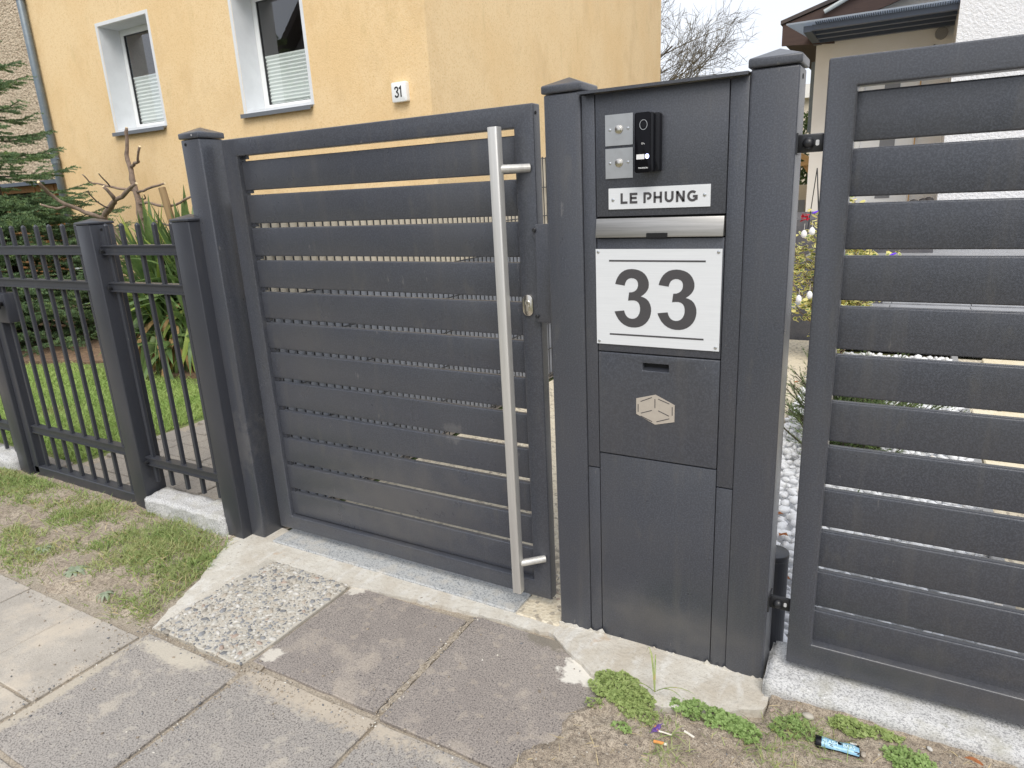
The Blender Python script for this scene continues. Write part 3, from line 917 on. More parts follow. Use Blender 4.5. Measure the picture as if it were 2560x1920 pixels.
# house number plate 33
pl = MB().box(.1500, .5030, .0000, .0026, 1.0085, 1.2815).build('number_plate', T['alu'], pil)
pl['label'] = 'white plate with the number 33'
Z33 = lambda u, v: tuple(at(1440 + u / 5.027, 600 + v / 5.027, 'y', 0)[i] for i in (0, 2))
THREE = [(494, 552), (505, 508), (522, 470), (545, 434), (574, 405), (610, 382), (650, 369), (700, 364), (745, 368), (790, 380), (830, 399), (862, 425), (888, 460), (905, 498), (914, 530), (916, 565),
         (912, 600), (899, 630), (878, 660), (848, 688), (815, 710), (852, 722), (886, 742), (914, 772), (933, 812), (943, 850), (945, 890), (940, 930), (927, 975), (905, 1015), (874, 1050), (836, 1077),
         (795, 1093), (750, 1100), (700, 1098), (655, 1088), (610, 1068), (570, 1038), (535, 998), (510, 955), (494, 920), (486, 896), (605, 885), (613, 915), (626, 943), (645, 967), (670, 983), (700, 990),
         (730, 988), (758, 976), (780, 955), (797, 922), (805, 888), (806, 850), (799, 815), (784, 787), (760, 768), (730, 759), (695, 758), (655, 762), (668, 658), (705, 656), (735, 645), (757, 628), (772, 605),
         (780, 575), (779, 540), (769, 512), (750, 493), (722, 481), (690, 479), (660, 488), (636, 508), (620, 540), (612, 573)]
c0 = [Z33(*p) for p in THREE]
w3 = max(p[0] for p in c0) - min(p[0] for p in c0)


def ngon(pts, y, name, m, parent):
    bm = bmesh.new()
    vs = [bm.verts.new((x, y, z)) for x, z in pts]
    f = bm.faces.new(vs)
    f.normal_update()
    bmesh.ops.triangulate(bm, faces=[f], ngon_method='EAR_CLIP')
    r_ = bmesh.ops.extrude_face_region(bm, geom=list(bm.faces))
    for v in [g for g in r_['geom'] if isinstance(g, bmesh.types.BMVert)]:
        v.co.y += .0008
    bmesh.ops.recalc_face_normals(bm, faces=bm.faces)
    me = bpy.data.meshes.new(name)
    bm.to_mesh(me)
    bm.free()
    return link(me, name, m, parent)


for dx in (0, .1262):
    ngon([(x + dx, z) for x, z in c0], -.0006, 'numeral_three', T['ink'], pl)
for z in (1.2492, 1.0390):
    MB().box(.1905, .4610, -.0006, .0002, z - .0023, z + .0023).build('rule_line', T['ink'], pl)
for x, z in ((.158, 1.2735), (.494, 1.2735), (.158, 1.0165), (.4935, 1.0180)):
    screw(pl, x, z, 0)

# nameplate LE PHUNG
nm_ = MB().box(.1905, .4680, .0005, .0030, 1.3890, 1.4447).build('nameplate', T['alu'], pil)
nm_['label'] = 'white nameplate reading LE PHUNG'
tx = MB()
TZ0, TZ1 = 1.4030, 1.4310
LH = TZ1 - TZ0
sw = .0062


def strokes(ch, x, w):
    z0, z1 = TZ0 + sw / 2, TZ1 - sw / 2
    a, b = x + sw / 2, x + w - sw / 2
    m = (z0 + z1) / 2
    if ch == 'L':
        return [[(a, z1 + sw / 2), (a, z0), (b + sw / 2, z0)]]
    if ch == 'E':
        return [[(b + sw / 2, z1), (a, z1), (a, z0), (b + sw / 2, z0)], [(a, m + .0005), (b + sw * .2, m + .0005)]]
    if ch == 'P':
        r_ = (z1 - m) / 2 + .0012
        return [[(a, z0 - sw / 2), (a, z1 + sw * .5)], [(a + sw * .4, z1), (b - r_, z1)] + arc(b - r_, z1 - r_, r_, r_, 90, -90, 10) + [(a + sw * 1.15, z1 - 2 * r_)]]
    if ch == 'H':
        return [[(a, z0 - sw / 2), (a, z1 + sw / 2)], [(b, z0 - sw / 2), (b, z1 + sw / 2)], [(a, m), (b, m)]]
    if ch == 'U':
        r_ = (b - a) / 2
        return [[(a, z1 + sw / 2)] + arc(a + r_, z0 + r_, r_, r_, 180, 360, 12) + [(b, z1 + sw / 2)]]
    if ch == 'N':
        return [[(a, z0 - sw / 2), (a, z1 + sw / 2)], [(b, z0 - sw / 2), (b, z1 + sw / 2)], [(a, z1 + sw * .3), (b, z0 - sw * .3)]]
    if ch == 'G':
        rx, rz = (b - a) / 2, (z1 - z0) / 2
        return [arc(a + rx, m, rx, rz, 48, 322, 22) + [(b - .0004, m - rz * .62), (b - .0004, m - .001), (a + rx + .001, m - .001)]]


LX = lambda u: at(1340 + u / 3.771, 490, 'y', 0).x
for ch, ua, ub in (('L', 797, 862), ('E', 883, 955), ('P', 1013, 1090), ('H', 1108, 1188), ('U', 1213, 1297), ('N', 1320, 1403), ('G', 1425, 1526)):
    x, w = LX(ua), LX(ub) - LX(ua)
    for st in strokes(ch, x, w):
        tx.ribbon(st, sw, -.0003, .0006)
tx.build('lettering', T['ink'], nm_)
screw(nm_, .2035, 1.4140, .0005)
screw(nm_, .4535, 1.4185, .0005)

# two bell-button plates
for z0, z1 in ((1.5549, 1.6335), (1.4704, 1.5478)):
    bp = MB().box(.1825, .2603, .0005, .0030, z0, z1).build('button_plate', T['steel_plate'], pil)
    zc = (z0 + z1) / 2 + .001
    bt = MB().prism(arc(.2215, zc, .0112, .0112, 0, 360, 28)[:-1], -.0022, .001).build('bell_button', T['nickel'], bp, bevel=.0012, seg=2, ang=60)
    MB().prism(arc(.2215, zc, .0074, .0074, 0, 360, 24)[:-1], -.0046, -.0015).build('bell_button', T['nickel'], bp, bevel=.001, seg=2, ang=60)
    screw(bp, .1960, zc, .0005, .0036)
    screw(bp, .2470, zc + .001, .0005, .0036)

# video intercom
IX0, IX1, IZ0, IZ1 = .2775, .3235, 1.4815, 1.6275
ic = MB().prism(rrect_pts((.276 + .341) / 2 + .003, (IZ0 + IZ1) / 2, .056, .144, .005), -.019, .002).build('video_intercom', T['black'], pil, bevel=.0012, seg=2, ang=60)
MB().prism(rrect_pts((IX0 + IX1) / 2 + .003, (IZ0 + IZ1) / 2, .050, .1455, .006), -.037, -.0185).build('intercom_body', T['black'], ic, bevel=.0012, seg=2, ang=60)
fx0, fx1 = .2805, .3205
fr_ = MB().prism(rrect_pts((fx0 + fx1) / 2, (IZ0 + IZ1) / 2, fx1 - fx0 + .002, .1475, .006), -.0405, -.0365).build('front_glass', T['black_gloss'], ic, bevel=.0008, seg=2, ang=60)
ln = MB()
ln.ribbon(arc(.3035, 1.598, .0098, .0118, 0, 360, 32)[:-1], .0013, -.0412, -.0402, closed=True)
ln.build('lens_ring', T['steel_plate'], ic)
MB().prism(arc(.3035, 1.598, .0056, .0064, 0, 360, 20)[:-1], -.0415, -.0403).build('camera_lens', T['black'], ic)
MB().rrect(.2955, 1.5205, .0215, .0122, .0012, -.0411, -.0403).build('name_strip', T['white_label'], ic)
MB().prism(arc(.3135, 1.521, .0053, .0062, 0, 360, 20)[:-1], -.0413, -.0403).build('call_button', T['glow'], ic)
ky = MB()
ky.ribbon([(.2985, 1.550), (.2985, 1.5545), (.3035, 1.5545)], .0006, -.0409, -.0403)
ky.ribbon([(.3010, 1.550), (.3010, 1.553), (.3045, 1.553), (.3058, 1.5505)], .0007, -.0409, -.0403)
ky.ribbon([(.3050, 1.5525), (.3068, 1.551)], .001, -.0409, -.0403)
ky.build('card_symbol', T['white_print'], ic)


def text_mesh(s, size, name, offset=0.0, ext=.0004):
    cu = bpy.data.curves.new(name, 'FONT')
    cu.body = s
    cu.size = size
    cu.align_x = 'CENTER'
    cu.align_y = 'CENTER'
    cu.extrude = ext
    cu.offset = offset
    cu.resolution_u = 4
    o = bpy.data.objects.new(name, cu)
    COL.objects.link(o)
    dg = bpy.context.evaluated_depsgraph_get()
    me = bpy.data.meshes.new_from_object(o.evaluated_get(dg))
    COL.objects.unlink(o)
    bpy.data.objects.remove(o)
    me.name = name
    return me


RX = Matrix.Rotation(R(90), 4, 'X')
link(text_mesh('THOMSON', .0052, 'maker_lettering', .00012, .0002), 'maker_lettering', T['white_print'], ic, Matrix.Translation((.3025, -.0406, 1.4925)) @ RX)

# lock keep bolted to the pillar's left post
kp = MB()
kp.prism([(-.066, 1.345), (-.072, 1.335), (-.072, 1.318), (-.064, 1.308), (-.064, 1.098), (-.072, 1.088), (-.072, 1.062), (-.064, 1.053), (.012, 1.050), (.012, 1.352), (-.060, 1.352)], .038, .0555)
kpo = kp.build('lock_keep', T['coat'], pil, bevel=.0025, seg=2)
for z in (1.335, 1.072):
    MB().prism(arc(-.064, z, .0062, .0062, 0, 360, 14)[:-1], .032, .039).build('bolt', T['bolt'], kpo, bevel=.001, seg=1, ang=60)

# ragged mortar smeared along the pillar's foot
rm = random.Random(4)
fo = [(-.004 + .0105 * i, .014 + max(0, rm.gauss(.002, .004)) + (.009 if i in (11, 14, 15, 48, 53) else 0)) for i in range(65)]
rough_foot = MB()
rough_foot.prism([(.670, -.02), (-.004, -.02)] + fo, -.0040, -.0005)
rough_foot.build('mortar_smear', T['concrete'], apron)
# ------------------------------------------------------------------ drive gate
dg_ = thing('driveway_gate', 'wide anthracite slatted driveway gate on the right', 'gate', (1.9, .02, .1))
MB().ring(.7245, 3.16, .100, 1.705, .787, 3.098, .176, 1.642, .0, .056).build('frame', T['coat'], dg_, bevel=.0045, seg=3)
me_s2 = MB().box(.781, 3.104, .027, .050, -.0544, .0544).mesh('slat', bevel=.005, seg=3)
for k in range(12):
    link(me_s2, 'slat', T['coat'], dg_, Matrix.Translation((0, 0, 1.5775 - .1235 * k)))
for z, nm in ((1.527, 'hinge'), (.268, 'hinge')):
    h = MB().box(.6640, .7245, .026, .036, z - .021, z + .021).build(nm, T['bolt'], dg_, bevel=.006, seg=2)
    MB().tube([(.690, .012, z), (.690, .020, z), (.690, .027, z)], [.006, .0135, .0135], 14).build('bolt', T['bolt'], h, smooth=True)
    MB().rrect(.7095, z, .008, .013, .003, .0252, .0258).build('slot', T['white_print'], h)
    MB().box(.6648, .6685, .006, .060, z - .024, z + .024).build('hinge_plate', T['bolt'], h)
ep = thing('gate_post', 'anthracite post at the far right end of the driveway gate', 'post', (3.25, .05, 0))
MB().box(3.19, 3.301, 0, .111, -.05, 1.70).build('post', T['coat'], ep, bevel=.006, seg=3)
cap_mesh(3.19, 3.301, 0, .111, 1.702).build('cap', T['coat'], ep, bevel=.004, seg=3)

# round bollard behind the hinge side
bo = thing('garden_bollard', 'short dark cylindrical bollard on white pebbles behind the pillar', 'bollard', (.655, .175, 0))
MB().tube([(.652, .175, -.05), (.652, .175, .332)], .042, 32).build('body', T['coat_nb'], bo, bevel=.001, seg=1, ang=60)
MB().tube([(.652, .175, .3335), (.652, .175, .351)], .0432, 32).build('lid', T['coat_nb'], bo, bevel=.003, seg=2, ang=60)

# ------------------------------------------------------------------ neighbour's fence
def nb_post(x0, label):
    p = thing('fence_post', label, 'post', (x0 + .055, 0, 0), 'posts of the neighbouring fence')
    MB().box(x0, x0 + .110, -.05, .060, -.06, 1.397).build('post', T['coat_nb'], p, bevel=.005, seg=3)
    cap_mesh(x0, x0 + .110, -.05, .06, 1.398, .009, .018, .004).build('cap', T['coat_nb'], p, bevel=.002, seg=2)
    return p


np1 = nb_post(-2.353, 'dark post with a drain hole, left of the short picket section')
hole(np1, -2.2428, 1.373, .0, .006, 'x')
np2 = nb_post(-1.666, 'dark neighbouring post right beside the tall gate post')
np3 = nb_post(-3.478, 'dark neighbouring post at the left edge of the photo')

BAR = MB().box(-.0125, .0125, -.0125, .0125, 0, 1).V
PK = .117


def picket_mesh(z0, z1):
    b = MB()
    s = .0088
    b.add([(-s, -s, z0), (s, -s, z0), (s, s, z0), (-s, s, z0), (-s, -s, z1 - .012), (s, -s, z1 - .012), (s, s, z1 - .012), (-s, s, z1 - .012), (0, 0, z1)],
          [(0, 3, 2, 1), (0, 1, 5, 4), (1, 2, 6, 5), (2, 3, 7, 6), (3, 0, 4, 7), (4, 5, 8), (5, 6, 8), (6, 7, 8), (7, 4, 8)])
    return b.mesh('picket', bevel=.002, seg=1)


def rail(x0, x1, z, parent, yc=.0):
    # C-profile rail: web with two lips
    b = MB()
    b.box(x0, x1, yc - .014, yc + .014, z - .0155, z + .0155)
    b.box(x0, x1, yc - .020, yc + .020, z + .0155, z + .0215)
    b.box(x0, x1, yc - .020, yc + .020, z - .0215, z - .0155)
    return b.build('rail', T['coat_nb'], parent)


fp = thing('picket_fence', 'short dark picket fence section between two posts before the yucca', 'fence', (-1.95, 0, 0))
me_pk = picket_mesh(.150, 1.402)
for z in (1.283, 1.117, .260):
    r_ = rail(-2.243, -1.666, z, fp)
    MB().tube([(-2.228, -.034, z - .004), (-2.228, -.020, z - .004)], .009, 10).build('bolt', T['bolt'], r_, smooth=False)
for k in range(5):
    link(me_pk, 'picket', T['coat_nb'], fp, Matrix.Translation((-1.736 - PK * k, 0, 0)))

ng = thing('garden_gate', "neighbour's dark picket gate with a round knob", 'gate', (-2.85, 0, .0))
me_pg = picket_mesh(.055, 1.408)
for z in (1.283, 1.117, .285):
    rail(-3.30, -2.362, z, ng)
MB().box(-3.348, -2.362, -.03, .03, .004, .060).build('bottom_rail', T['coat_nb'], ng, bevel=.003, seg=1)
MB().box(-3.362, -3.302, -.03, .03, .02, 1.36).build('stile', T['coat_nb'], ng, bevel=.003, seg=1)
for k in range(8):
    link(me_pg, 'picket', T['coat_nb'], ng, Matrix.Translation((-2.438 - PK * k, 0, 0)))
lb = MB().box(-3.375, -3.20, -.036, .036, .90, 1.06).build('lock_box', T['coat_nb'], ng, bevel=.008, seg=2)
MB().tube([(-3.225, -.036, 1.005), (-3.225, -.052, 1.005), (-3.225, -.056, 1.005), (-3.225, -.072, 1.005), (-3.225, -.080, 1.005)], [.010, .012, .028, .030, .022], 18).build('knob', T['bolt'], lb, smooth=True)
fp2 = thing('picket_fence', 'dark picket fence section cut off by the left edge', 'fence', (-4.0, 0, 0))
me_pk2 = picket_mesh(.10, 1.40)
for z in (1.283, 1.117, .260):
    rail(-4.60, -3.478, z, fp2)
for k in range(9):
    link(me_pk2, 'picket', T['coat_nb'], fp2, Matrix.Translation((-3.58 - PK * k, 0, 0)))

# ------------------------------------------------------------------ wire mesh boundary fence with privacy strips
def mesh_panel(y0, y1, ztop, label):
    t = thing('mesh_fence', label, 'fence', (-1.43, (y0 + y1) / 2, 0), 'wire mesh fence with privacy strips')
    n = int((y1 - y0) / .05)
    me_r = MB().box(-1.4145, -1.4095, -.0025, .0025, .03, ztop).mesh('wire')
    for k in range(n + 1):
        link(me_r, 'wire', T['rod'], t, Matrix.Translation((0, y0 + .05 * k, 0)))
    me_h = MB().box(-1.4085, -1.4025, y0, y1, -.003, .003).mesh('cross_wire')
    z = .06
    me_st = {}
    k = 0
    while z + .19 <= ztop + .02:
        link(me_h, 'cross_wire', T['rod'], t, Matrix.Translation((0, 0, z)))
        nm = 'beige' if z > .93 else 'grey'
        if nm not in me_st:
            me_st[nm] = MB().box(-1.4235, -1.4200, y0, y1, .0002, .1998).mesh('privacy_strip')
            me_st[nm].materials.append(T['strip_' + nm])
        link(me_st[nm], 'privacy_strip', None, t, Matrix.Translation((0, 0, z)))
        z += .2
    link(me_h, 'cross_wire', T['rod'], t, Matrix.Translation((0, 0, z)))
    MB().box(-1.46, -1.425, y1 - .03, y1 + .03, 0, ztop + .03).build('fence_post', T['rod'], t)
    return t


mesh_panel(.13, 2.55, 1.47, 'nearer wire mesh fence panel with beige and grey strips behind the gate')
mesh_panel(2.62, 5.10, 1.67, 'taller mesh fence panel with beige strips further back behind the gate')

# ================================================================== buildings
# yellow house number 31
yh = thing('yellow_house', 'yellow plastered house behind the fence', 'house', (-5.7, 4.3, 0))
HX0, HX1, HY0, HY1, HZ = -10.47, -3.430, 4.30, 11.5, 6.2
W1 = (-8.850, -7.698, 2.488, 3.868)
W2 = (-6.206, -5.042, 2.488, 3.868)
bd = .045
wl_ = MB()
xs = [HX0, W1[0] + bd, W1[1] - bd, W2[0] + bd, W2[1] - bd, HX1]
for i in range(5):
    if i in (1, 3):
        wl_.box(xs[i], xs[i + 1], HY0, HY0 + .34, -.1, W1[2])
        wl_.box(xs[i], xs[i + 1], HY0, HY0 + .34, W1[3] - bd, HZ)
    else:
        wl_.box(xs[i], xs[i + 1], HY0, HY0 + .34, -.1, HZ)
wl_.box(HX0, HX0 + .3, HY0 + .34, HY1, -.1, HZ)
wl_.box(HX1 - .3, HX1, HY0 + .34, HY1, -.1, HZ)
wl_.box(HX0, HX1, HY1, HY1 + .3, -.1, HZ)
wl_.build('wall', T['yellow'], yh)
MB().box(HX0 + .3, HX1 - .3, HY0 + .345, HY1, 2.3, 2.36).build('floor_slab', T['room'], yh)
MB().box(HX0 + .3, HX1 - .3, HY0 + 2.4, HY0 + 2.5, 2.36, HZ).build('inner_wall', T['room'], yh)
MB().prism([(HY0 - .5, HZ - .1), (HY0 - .5, HZ + .08), (8.4, HZ + 3.2), (HY1 + .8, HZ + .08), (HY1 + .8, HZ - .1), (8.4, HZ + 3.0)], HX0 - .3, HX1 + .3, 'x').build('roof', T['tile_roof'], yh)
for (x0, x1, z0, z1), zb in ((W1, 3.20), (W2, 3.135)):
    i0, i1, k0, k1 = x0 + bd, x1 - bd, z0 + .035, z1 - bd
    w = MB().ring(i0, i1, k0, k1, i0 + .035, i1 - .035, k0 + .035, k1 - .035, 4.595, 4.66).build('window', T['pvc'], yh, bevel=.004, seg=1)
    MB().ring(x0, x1, z0 + .0, z1, i0 - .002, i1 + .002, k0 - .03, k1 + .002, HY0 - .006, HY0 + .001).build('surround', T['white_reveal'], w)
    rv = MB()
    rv.box(i0 - .001, i0 + .004, HY0 + .001, 4.594, k0 - .03, k1)
    rv.box(i1 - .004, i1 + .001, HY0 + .001, 4.594, k0 - .03, k1)
    rv.box(i0 + .004, i1 - .004, HY0 + .001, 4.594, k1 - .004, k1 + .001)
    rv.box(i0 + .004, i1 - .004, HY0 + .001, 4.594, k0 - .034, k0 - .003)
    rv.build('reveal', T['white_reveal'], w)
    MB().ring(i0 + .030, i1 - .030, k0 + .030, k1 - .030, i0 + .078, i1 - .078, k0 + .078, k1 - .078, 4.585, 4.64).build('sash', T['pvc'], w, bevel=.005, seg=1)
    MB().ring(i0 + .076, i1 - .076, k0 + .076, k1 - .076, i0 + .085, i1 - .085, k0 + .085, k1 - .085, 4.600, 4.63).build('gasket', T['bolt'], w)
    MB().add([(i0 + .077, 4.612, k0 + .077), (i1 - .077, 4.612, k0 + .077), (i1 - .077, 4.612, k1 - .077), (i0 + .077, 4.612, k1 - .077)], [(0, 1, 2, 3)]).build('pane', T['glass'], w)
    bl = MB()
    nP = 26
    za = k0 + .080
    vs, fs = [], []
    for k in range(nP + 1):
        z = za + (zb - za) * k / nP
        y = 4.632 + (.009 if k % 2 else -.009)
        vs += [(i0 + .088, y, z), (i1 - .088, y, z)]
    for k in range(nP):
        fs.append((2 * k, 2 * k + 1, 2 * k + 3, 2 * k + 2))
    bl.add(vs, fs)
    bl.box(i0 + .088, i1 - .088, 4.622, 4.644, zb, zb + .018)
    bl.build('pleated_blind', T['blind'], w)
    MB().prism([(HY0 - .055, z0 - .050), (HY0 - .055, z0 - .004), (HY0 + .05, z0 + .010), (HY0 + .05, z0 - .012), (HY0 - .045, z0 - .026), (HY0 - .045, z0 - .050)], x0 - .012, x1 - .02, 'x').build('sill', T['zinc_sill'], w)
# house number box 31
nb = MB().prism(rrect_pts(-3.795, 2.482, .192, .192, .016), 4.245, 4.302).build('house_number_box', T['pvc'], yh, bevel=.006, seg=2, ang=60)
nb['label'] = 'white box with the number 31'
n3 = MB()
n3.ribbon([(-3.844, 2.510)] + arc(-3.824, 2.510, .019, .020, 165, -60, 12) + [(-3.826, 2.4865)], .0145, 4.2425, 4.2455)
n3.ribbon([(-3.826, 2.4865)] + arc(-3.824, 2.458, .021, .022, 72, -168, 14), .0145, 4.2425, 4.2455)
n3.ribbon([(-3.789, 2.512), (-3.768, 2.528), (-3.768, 2.432)], .0145, 4.2425, 4.2455)
n3.build('numeral', T['ink_black'], nb)
# downpipe
dp = MB().tube([(-10.40, 4.235, 0.75), (-10.40, 4.235, 2.2), (-10.395, 4.235, 2.21), (-10.395, 4.235, 6.3)], .052, 16).build('downpipe', T['zinc'], yh, smooth=True)
MB().tube([(-10.40, 4.235, 2.17), (-10.40, 4.235, 2.27)], .059, 16).build('pipe_sleeve', T['zinc'], dp, smooth=False)
MB().tube([(-10.40, 4.235, -.05), (-10.40, 4.235, 0.78)], .058, 16).build('standpipe', T['zinc_light'], dp, smooth=False)
for z in (2.235, 4.4):
    MB().tube([(-10.40, 4.235, z - .012), (-10.40, 4.235, z + .012)], .062, 16).build('pipe_clip', T['zinc'], dp)
    MB().tube([(-10.34, 4.235, z), (-10.30, 4.24, z)], .010, 8).build('clip_screw', T['zinc'], dp)

# rough plastered house behind
rh = thing('plastered_house', 'house wall of rough beige scratched plaster left of the downpipe', 'house', (-16, 6.6, 0))
MB().box(-32, -10.9, 6.6, 14, -.1, 8.5).build('wall', T['rough_plaster'], rh)
MB().prism([(5.9, 8.4), (5.9, 8.6), (10.3, 11.6), (14.7, 8.6), (14.7, 8.4), (10.3, 11.4)], -32.4, -10.6, 'x').build('roof', T['tile_roof'], rh)

# brown lattice fence
lf = thing('lattice_fence', 'brown wooden screen with lattice and boards between the houses', 'fence', (-12.9, 5.2, 0))
LX0, LX1, LY = -15.4, -11.2, 5.2
MB().box(LX0, LX1, LY - .16, LY + .5, 1.955, 2.02).build('top_cover', T['canopy_dark'], lf)
MB().box(LX0, LX1, LY + .30, LY + .34, 0, 1.955).build('interior_shade_sheet', T['seam'], lf)  # near-black sheet added in place of the shed's shaded interior
for x in (-15.36, -14.2, -13.05, -12.42, -11.26):
    MB().box(x - .045, x + .045, LY - .045, LY + .045, 0, 1.952).build('post', T['fence_wood'], lf, bevel=.004, seg=1)
MB().box(LX0, LX1, LY - .03, LY + .03, 1.84, 1.95).build('rail', T['fence_wood'], lf)
MB().box(LX0, LX1, LY - .036, LY + .036, 1.09, 1.17).build('rail', T['fence_wood'], lf)
xs_ = np.linspace(LX0, LX1, 41)
top_arc = [(x, 1.50 - .10 * math.sin((x - LX0) / 1.15 * math.pi) ** 2) for x in xs_]
ar = MB()
ar.ribbon(top_arc, .06, LY - .034, LY + .034)
ar.build('arched_rail', T['fence_wood'], lf)
me_l = MB().box(-.014, .014, -.006, .006, -.23, .23).mesh('lath')
for k in range(int((LX1 - LX0) / .095)):
    x = LX0 + .095 * k + .05
    for s_ in (-1, 1):
        link(me_l, 'lath', T['fence_wood'], lf, Matrix.Translation((x, LY + s_ * .007, 1.315)) @ Matrix.Rotation(s_ * R(45), 4, 'Y'))
me_bd = MB().box(LX0, LX1, LY - .012, LY + .012, -.052, .052).mesh('board', bevel=.004, seg=1)
for k in range(9):
    link(me_bd, 'board', T['fence_wood'], lf, Matrix.Translation((0, .02 * (k % 2), .14 + .112 * k)))

# white house number 33
wh = thing('white_house', 'white roughcast house with canopied entrance behind the driveway gate', 'house', (2.2, 11, 0))
MB().box(1.257, 9.0, 10.5, 19, -.1, 8.0).build('front_wall', T['white_plaster'], wh)
pw = MB()
pw.prism([(-.745, -.1), (1.257, -.1), (1.257, 4.55), (-.745, 3.95)], 12.0, 19.0)
pw.build('porch_wall', T['porch_plaster'], wh)
# roof verge and eaves box
MB().prism([(-1.27, 3.600), (-.44, 3.535), (-.44, 3.76), (1.25, 4.27), (1.25, 4.62), (-1.27, 3.925)], 11.72, 11.78).build('verge_board', T['brown_wood'], wh)
MB().prism([(-1.25, 3.640), (-.75, 3.60), (-.75, 3.93), (1.25, 4.52), (1.25, 4.60), (-1.25, 3.91)], 11.785, 19.2).build('eaves', T['brown_wood'], wh)
MB().prism([(-1.30, 3.93), (1.25, 4.66), (1.25, 4.72), (-1.30, 3.99)], 11.69, 19.3).build('roof_covering', T['tile_roof'], wh)
MB().tube([(-.62, 11.66, 4.02), (.10, 11.66, 4.34), (.9, 11.66, 4.72)], .035, 8).build('drain_strut', T['zinc_light'], wh)
MB().box(-.88, -.80, 12.6, 12.7, 2.2, 3.4).build('corner_pipe', T['zinc'], wh)
cnp = MB()
cnp.add([(-1.02, 10.5, 3.690), (1.255, 10.5, 3.690), (1.255, 11.99, 3.655), (-.80, 11.99, 3.655), (-1.02, 10.5, 3.712), (1.255, 10.5, 3.712), (1.255, 11.99, 3.677), (-.80, 11.99, 3.677)],
        [(0, 3, 2, 1), (4, 5, 6, 7), (0, 1, 5, 4), (1, 2, 6, 5), (2, 3, 7, 6), (3, 0, 4, 7)])
cn = cnp.build('canopy', T['canopy'], wh)
me_rib = MB().add([(-.006, 10.51, 3.672), (.006, 10.51, 3.672), (.006, 11.985, 3.637), (-.006, 11.985, 3.637), (-.006, 10.51, 3.689), (.006, 10.51, 3.689), (.006, 11.985, 3.654), (-.006, 11.985, 3.654)],
                  [(0, 3, 2, 1), (4, 5, 6, 7), (0, 1, 5, 4), (1, 2, 6, 5), (2, 3, 7, 6), (3, 0, 4, 7)]).mesh('rib')
for k in range(62):
    link(me_rib, 'rib', T['canopy_dark'], cn, Matrix.Translation((-.60 + .030 * k, 0, 0)))
for y in (10.66, 11.0, 11.36, 11.74):
    MB().box(-.66, 1.25, y - .05, y + .05, 3.590 - (y - 10.5) * .022, 3.668 - (y - 10.5) * .022).build('canopy_beam', T['canopy_dark'], cn)
MB().box(-.78, -.66, 10.6, 11.98, 3.57, 3.655).build('canopy_bracket', T['canopy_dark'], cn)
MB().tube([(1.09, 11.98, 3.50), (1.09, 11.90, 3.50)], .09, 16).build('wall_lamp', T['edging'], wh)
MB().tube([(1.02, 11.98, 3.35), (.94, 11.95, 3.30), (.96, 11.95, 3.12), (1.08, 11.95, 3.08)], .012, 6).build('lamp_cable', T['edging'], wh)
dl = MB().ring(-.02, .90, .80, 3.18, .06, .845, .85, 3.10, 11.93, 12.0).build('door_frame', T['pvc'], wh)
MB().box(.062, .843, 11.955, 11.995, .852, 3.098).build('front_door', T['pvc'], dl, bevel=.004, seg=1)
MB().box(.361, .587, 11.945, 11.957, 1.0, 2.95).build('glass_strip', T['door_grey'], dl)
MB().box(.865, .885, 11.90, 11.932, .80, 3.18).build('door_jamb', T['pale_wood'], dl)
MB().box(-.9, 1.256, 9.6, 11.99, -.05, .80).build('landing', T['dark_stone'], wh)

# stone steps / terrace
ter = struct(MB().box(-.36, 9, 5.10, 10.45, -.05, .300).build('terrace', T['grey_tile']))
tw = struct(MB().box(-.36, 9, 4.78, 5.095, -.05, .285).build('terrace_step', T['dark_stone']))
me_t = MB().box(-.297, .297, -.157, .157, 0, .016).mesh('step_tile', bevel=.002, seg=1)
for i in range(14):
    link(me_t, 'step_tile', T['grey_tile'], tw, Matrix.Translation((-.06 + .6 * i, 4.935, .286)))
me_t2 = MB().box(-.297, .297, -.297, .297, 0, .012).mesh('terrace_tile', bevel=.002, seg=1)
for j in range(5):
    for i in range(12):
        link(me_t2, 'terrace_tile', T['grey_tile'], ter, Matrix.Translation((.55 + .6 * i, 5.42 + .6 * j, .301)))
me_k = MB().box(-.147, .147, -.02, .14, -.0, .096).mesh('stone_block', bevel=.004, seg=1)
wk = thing('planter_wall', 'low dark stone planter wall behind the variegated bush', 'wall', (0, 5.2, .3))
for j in range(4):
    for i in range(4):
        link(me_k, 'stone_block', T['dark_stone'], wk, Matrix.Translation((-.26 + .298 * i + (.08 if j % 2 else 0), 5.14, .303 + .1 * j)))

# opposite house mirrored in the windows
oh = thing('opposite_house', 'dark gabled house across the street, mirrored in the window panes', 'house', (-18.5, -12, 0))
MB().prism([(-25.2, -.1), (-11.8, -.1), (-11.8, 5.4), (-18.5, 12.0), (-25.2, 5.4)], -12.6, -22).build('gable_wall', T['room'], oh)
MB().prism([(-25.9, 4.86), (-25.9, 5.2), (-18.5, 12.55), (-11.1, 5.2), (-11.1, 4.86), (-18.5, 12.15)], -12.0, -22.5).build('roof', T['tile_roof'], oh)

# ================================================================== trees and plants
def limb(b, p0, p1, r0, r1, n=6, sag=0.0, wob=.03, seg=4, rnd=random):
    p0, p1 = Vector(p0), Vector(p1)
    L_ = (p1 - p0).length
    pts, rs = [], []
    for i in range(seg + 1):
        t = i / seg
        p = p0.lerp(p1, t)
        if 0 < i < seg:
            p += Vector((rnd.uniform(-1, 1), rnd.uniform(-1, 1), rnd.uniform(-1, 1))) * wob * L_
        p.z += sag * math.sin(t * math.pi)
        pts.append(p)
        rs.append(r0 + (r1 - r0) * t)
    b.tube(pts, rs, n, caps=True)
    return pts


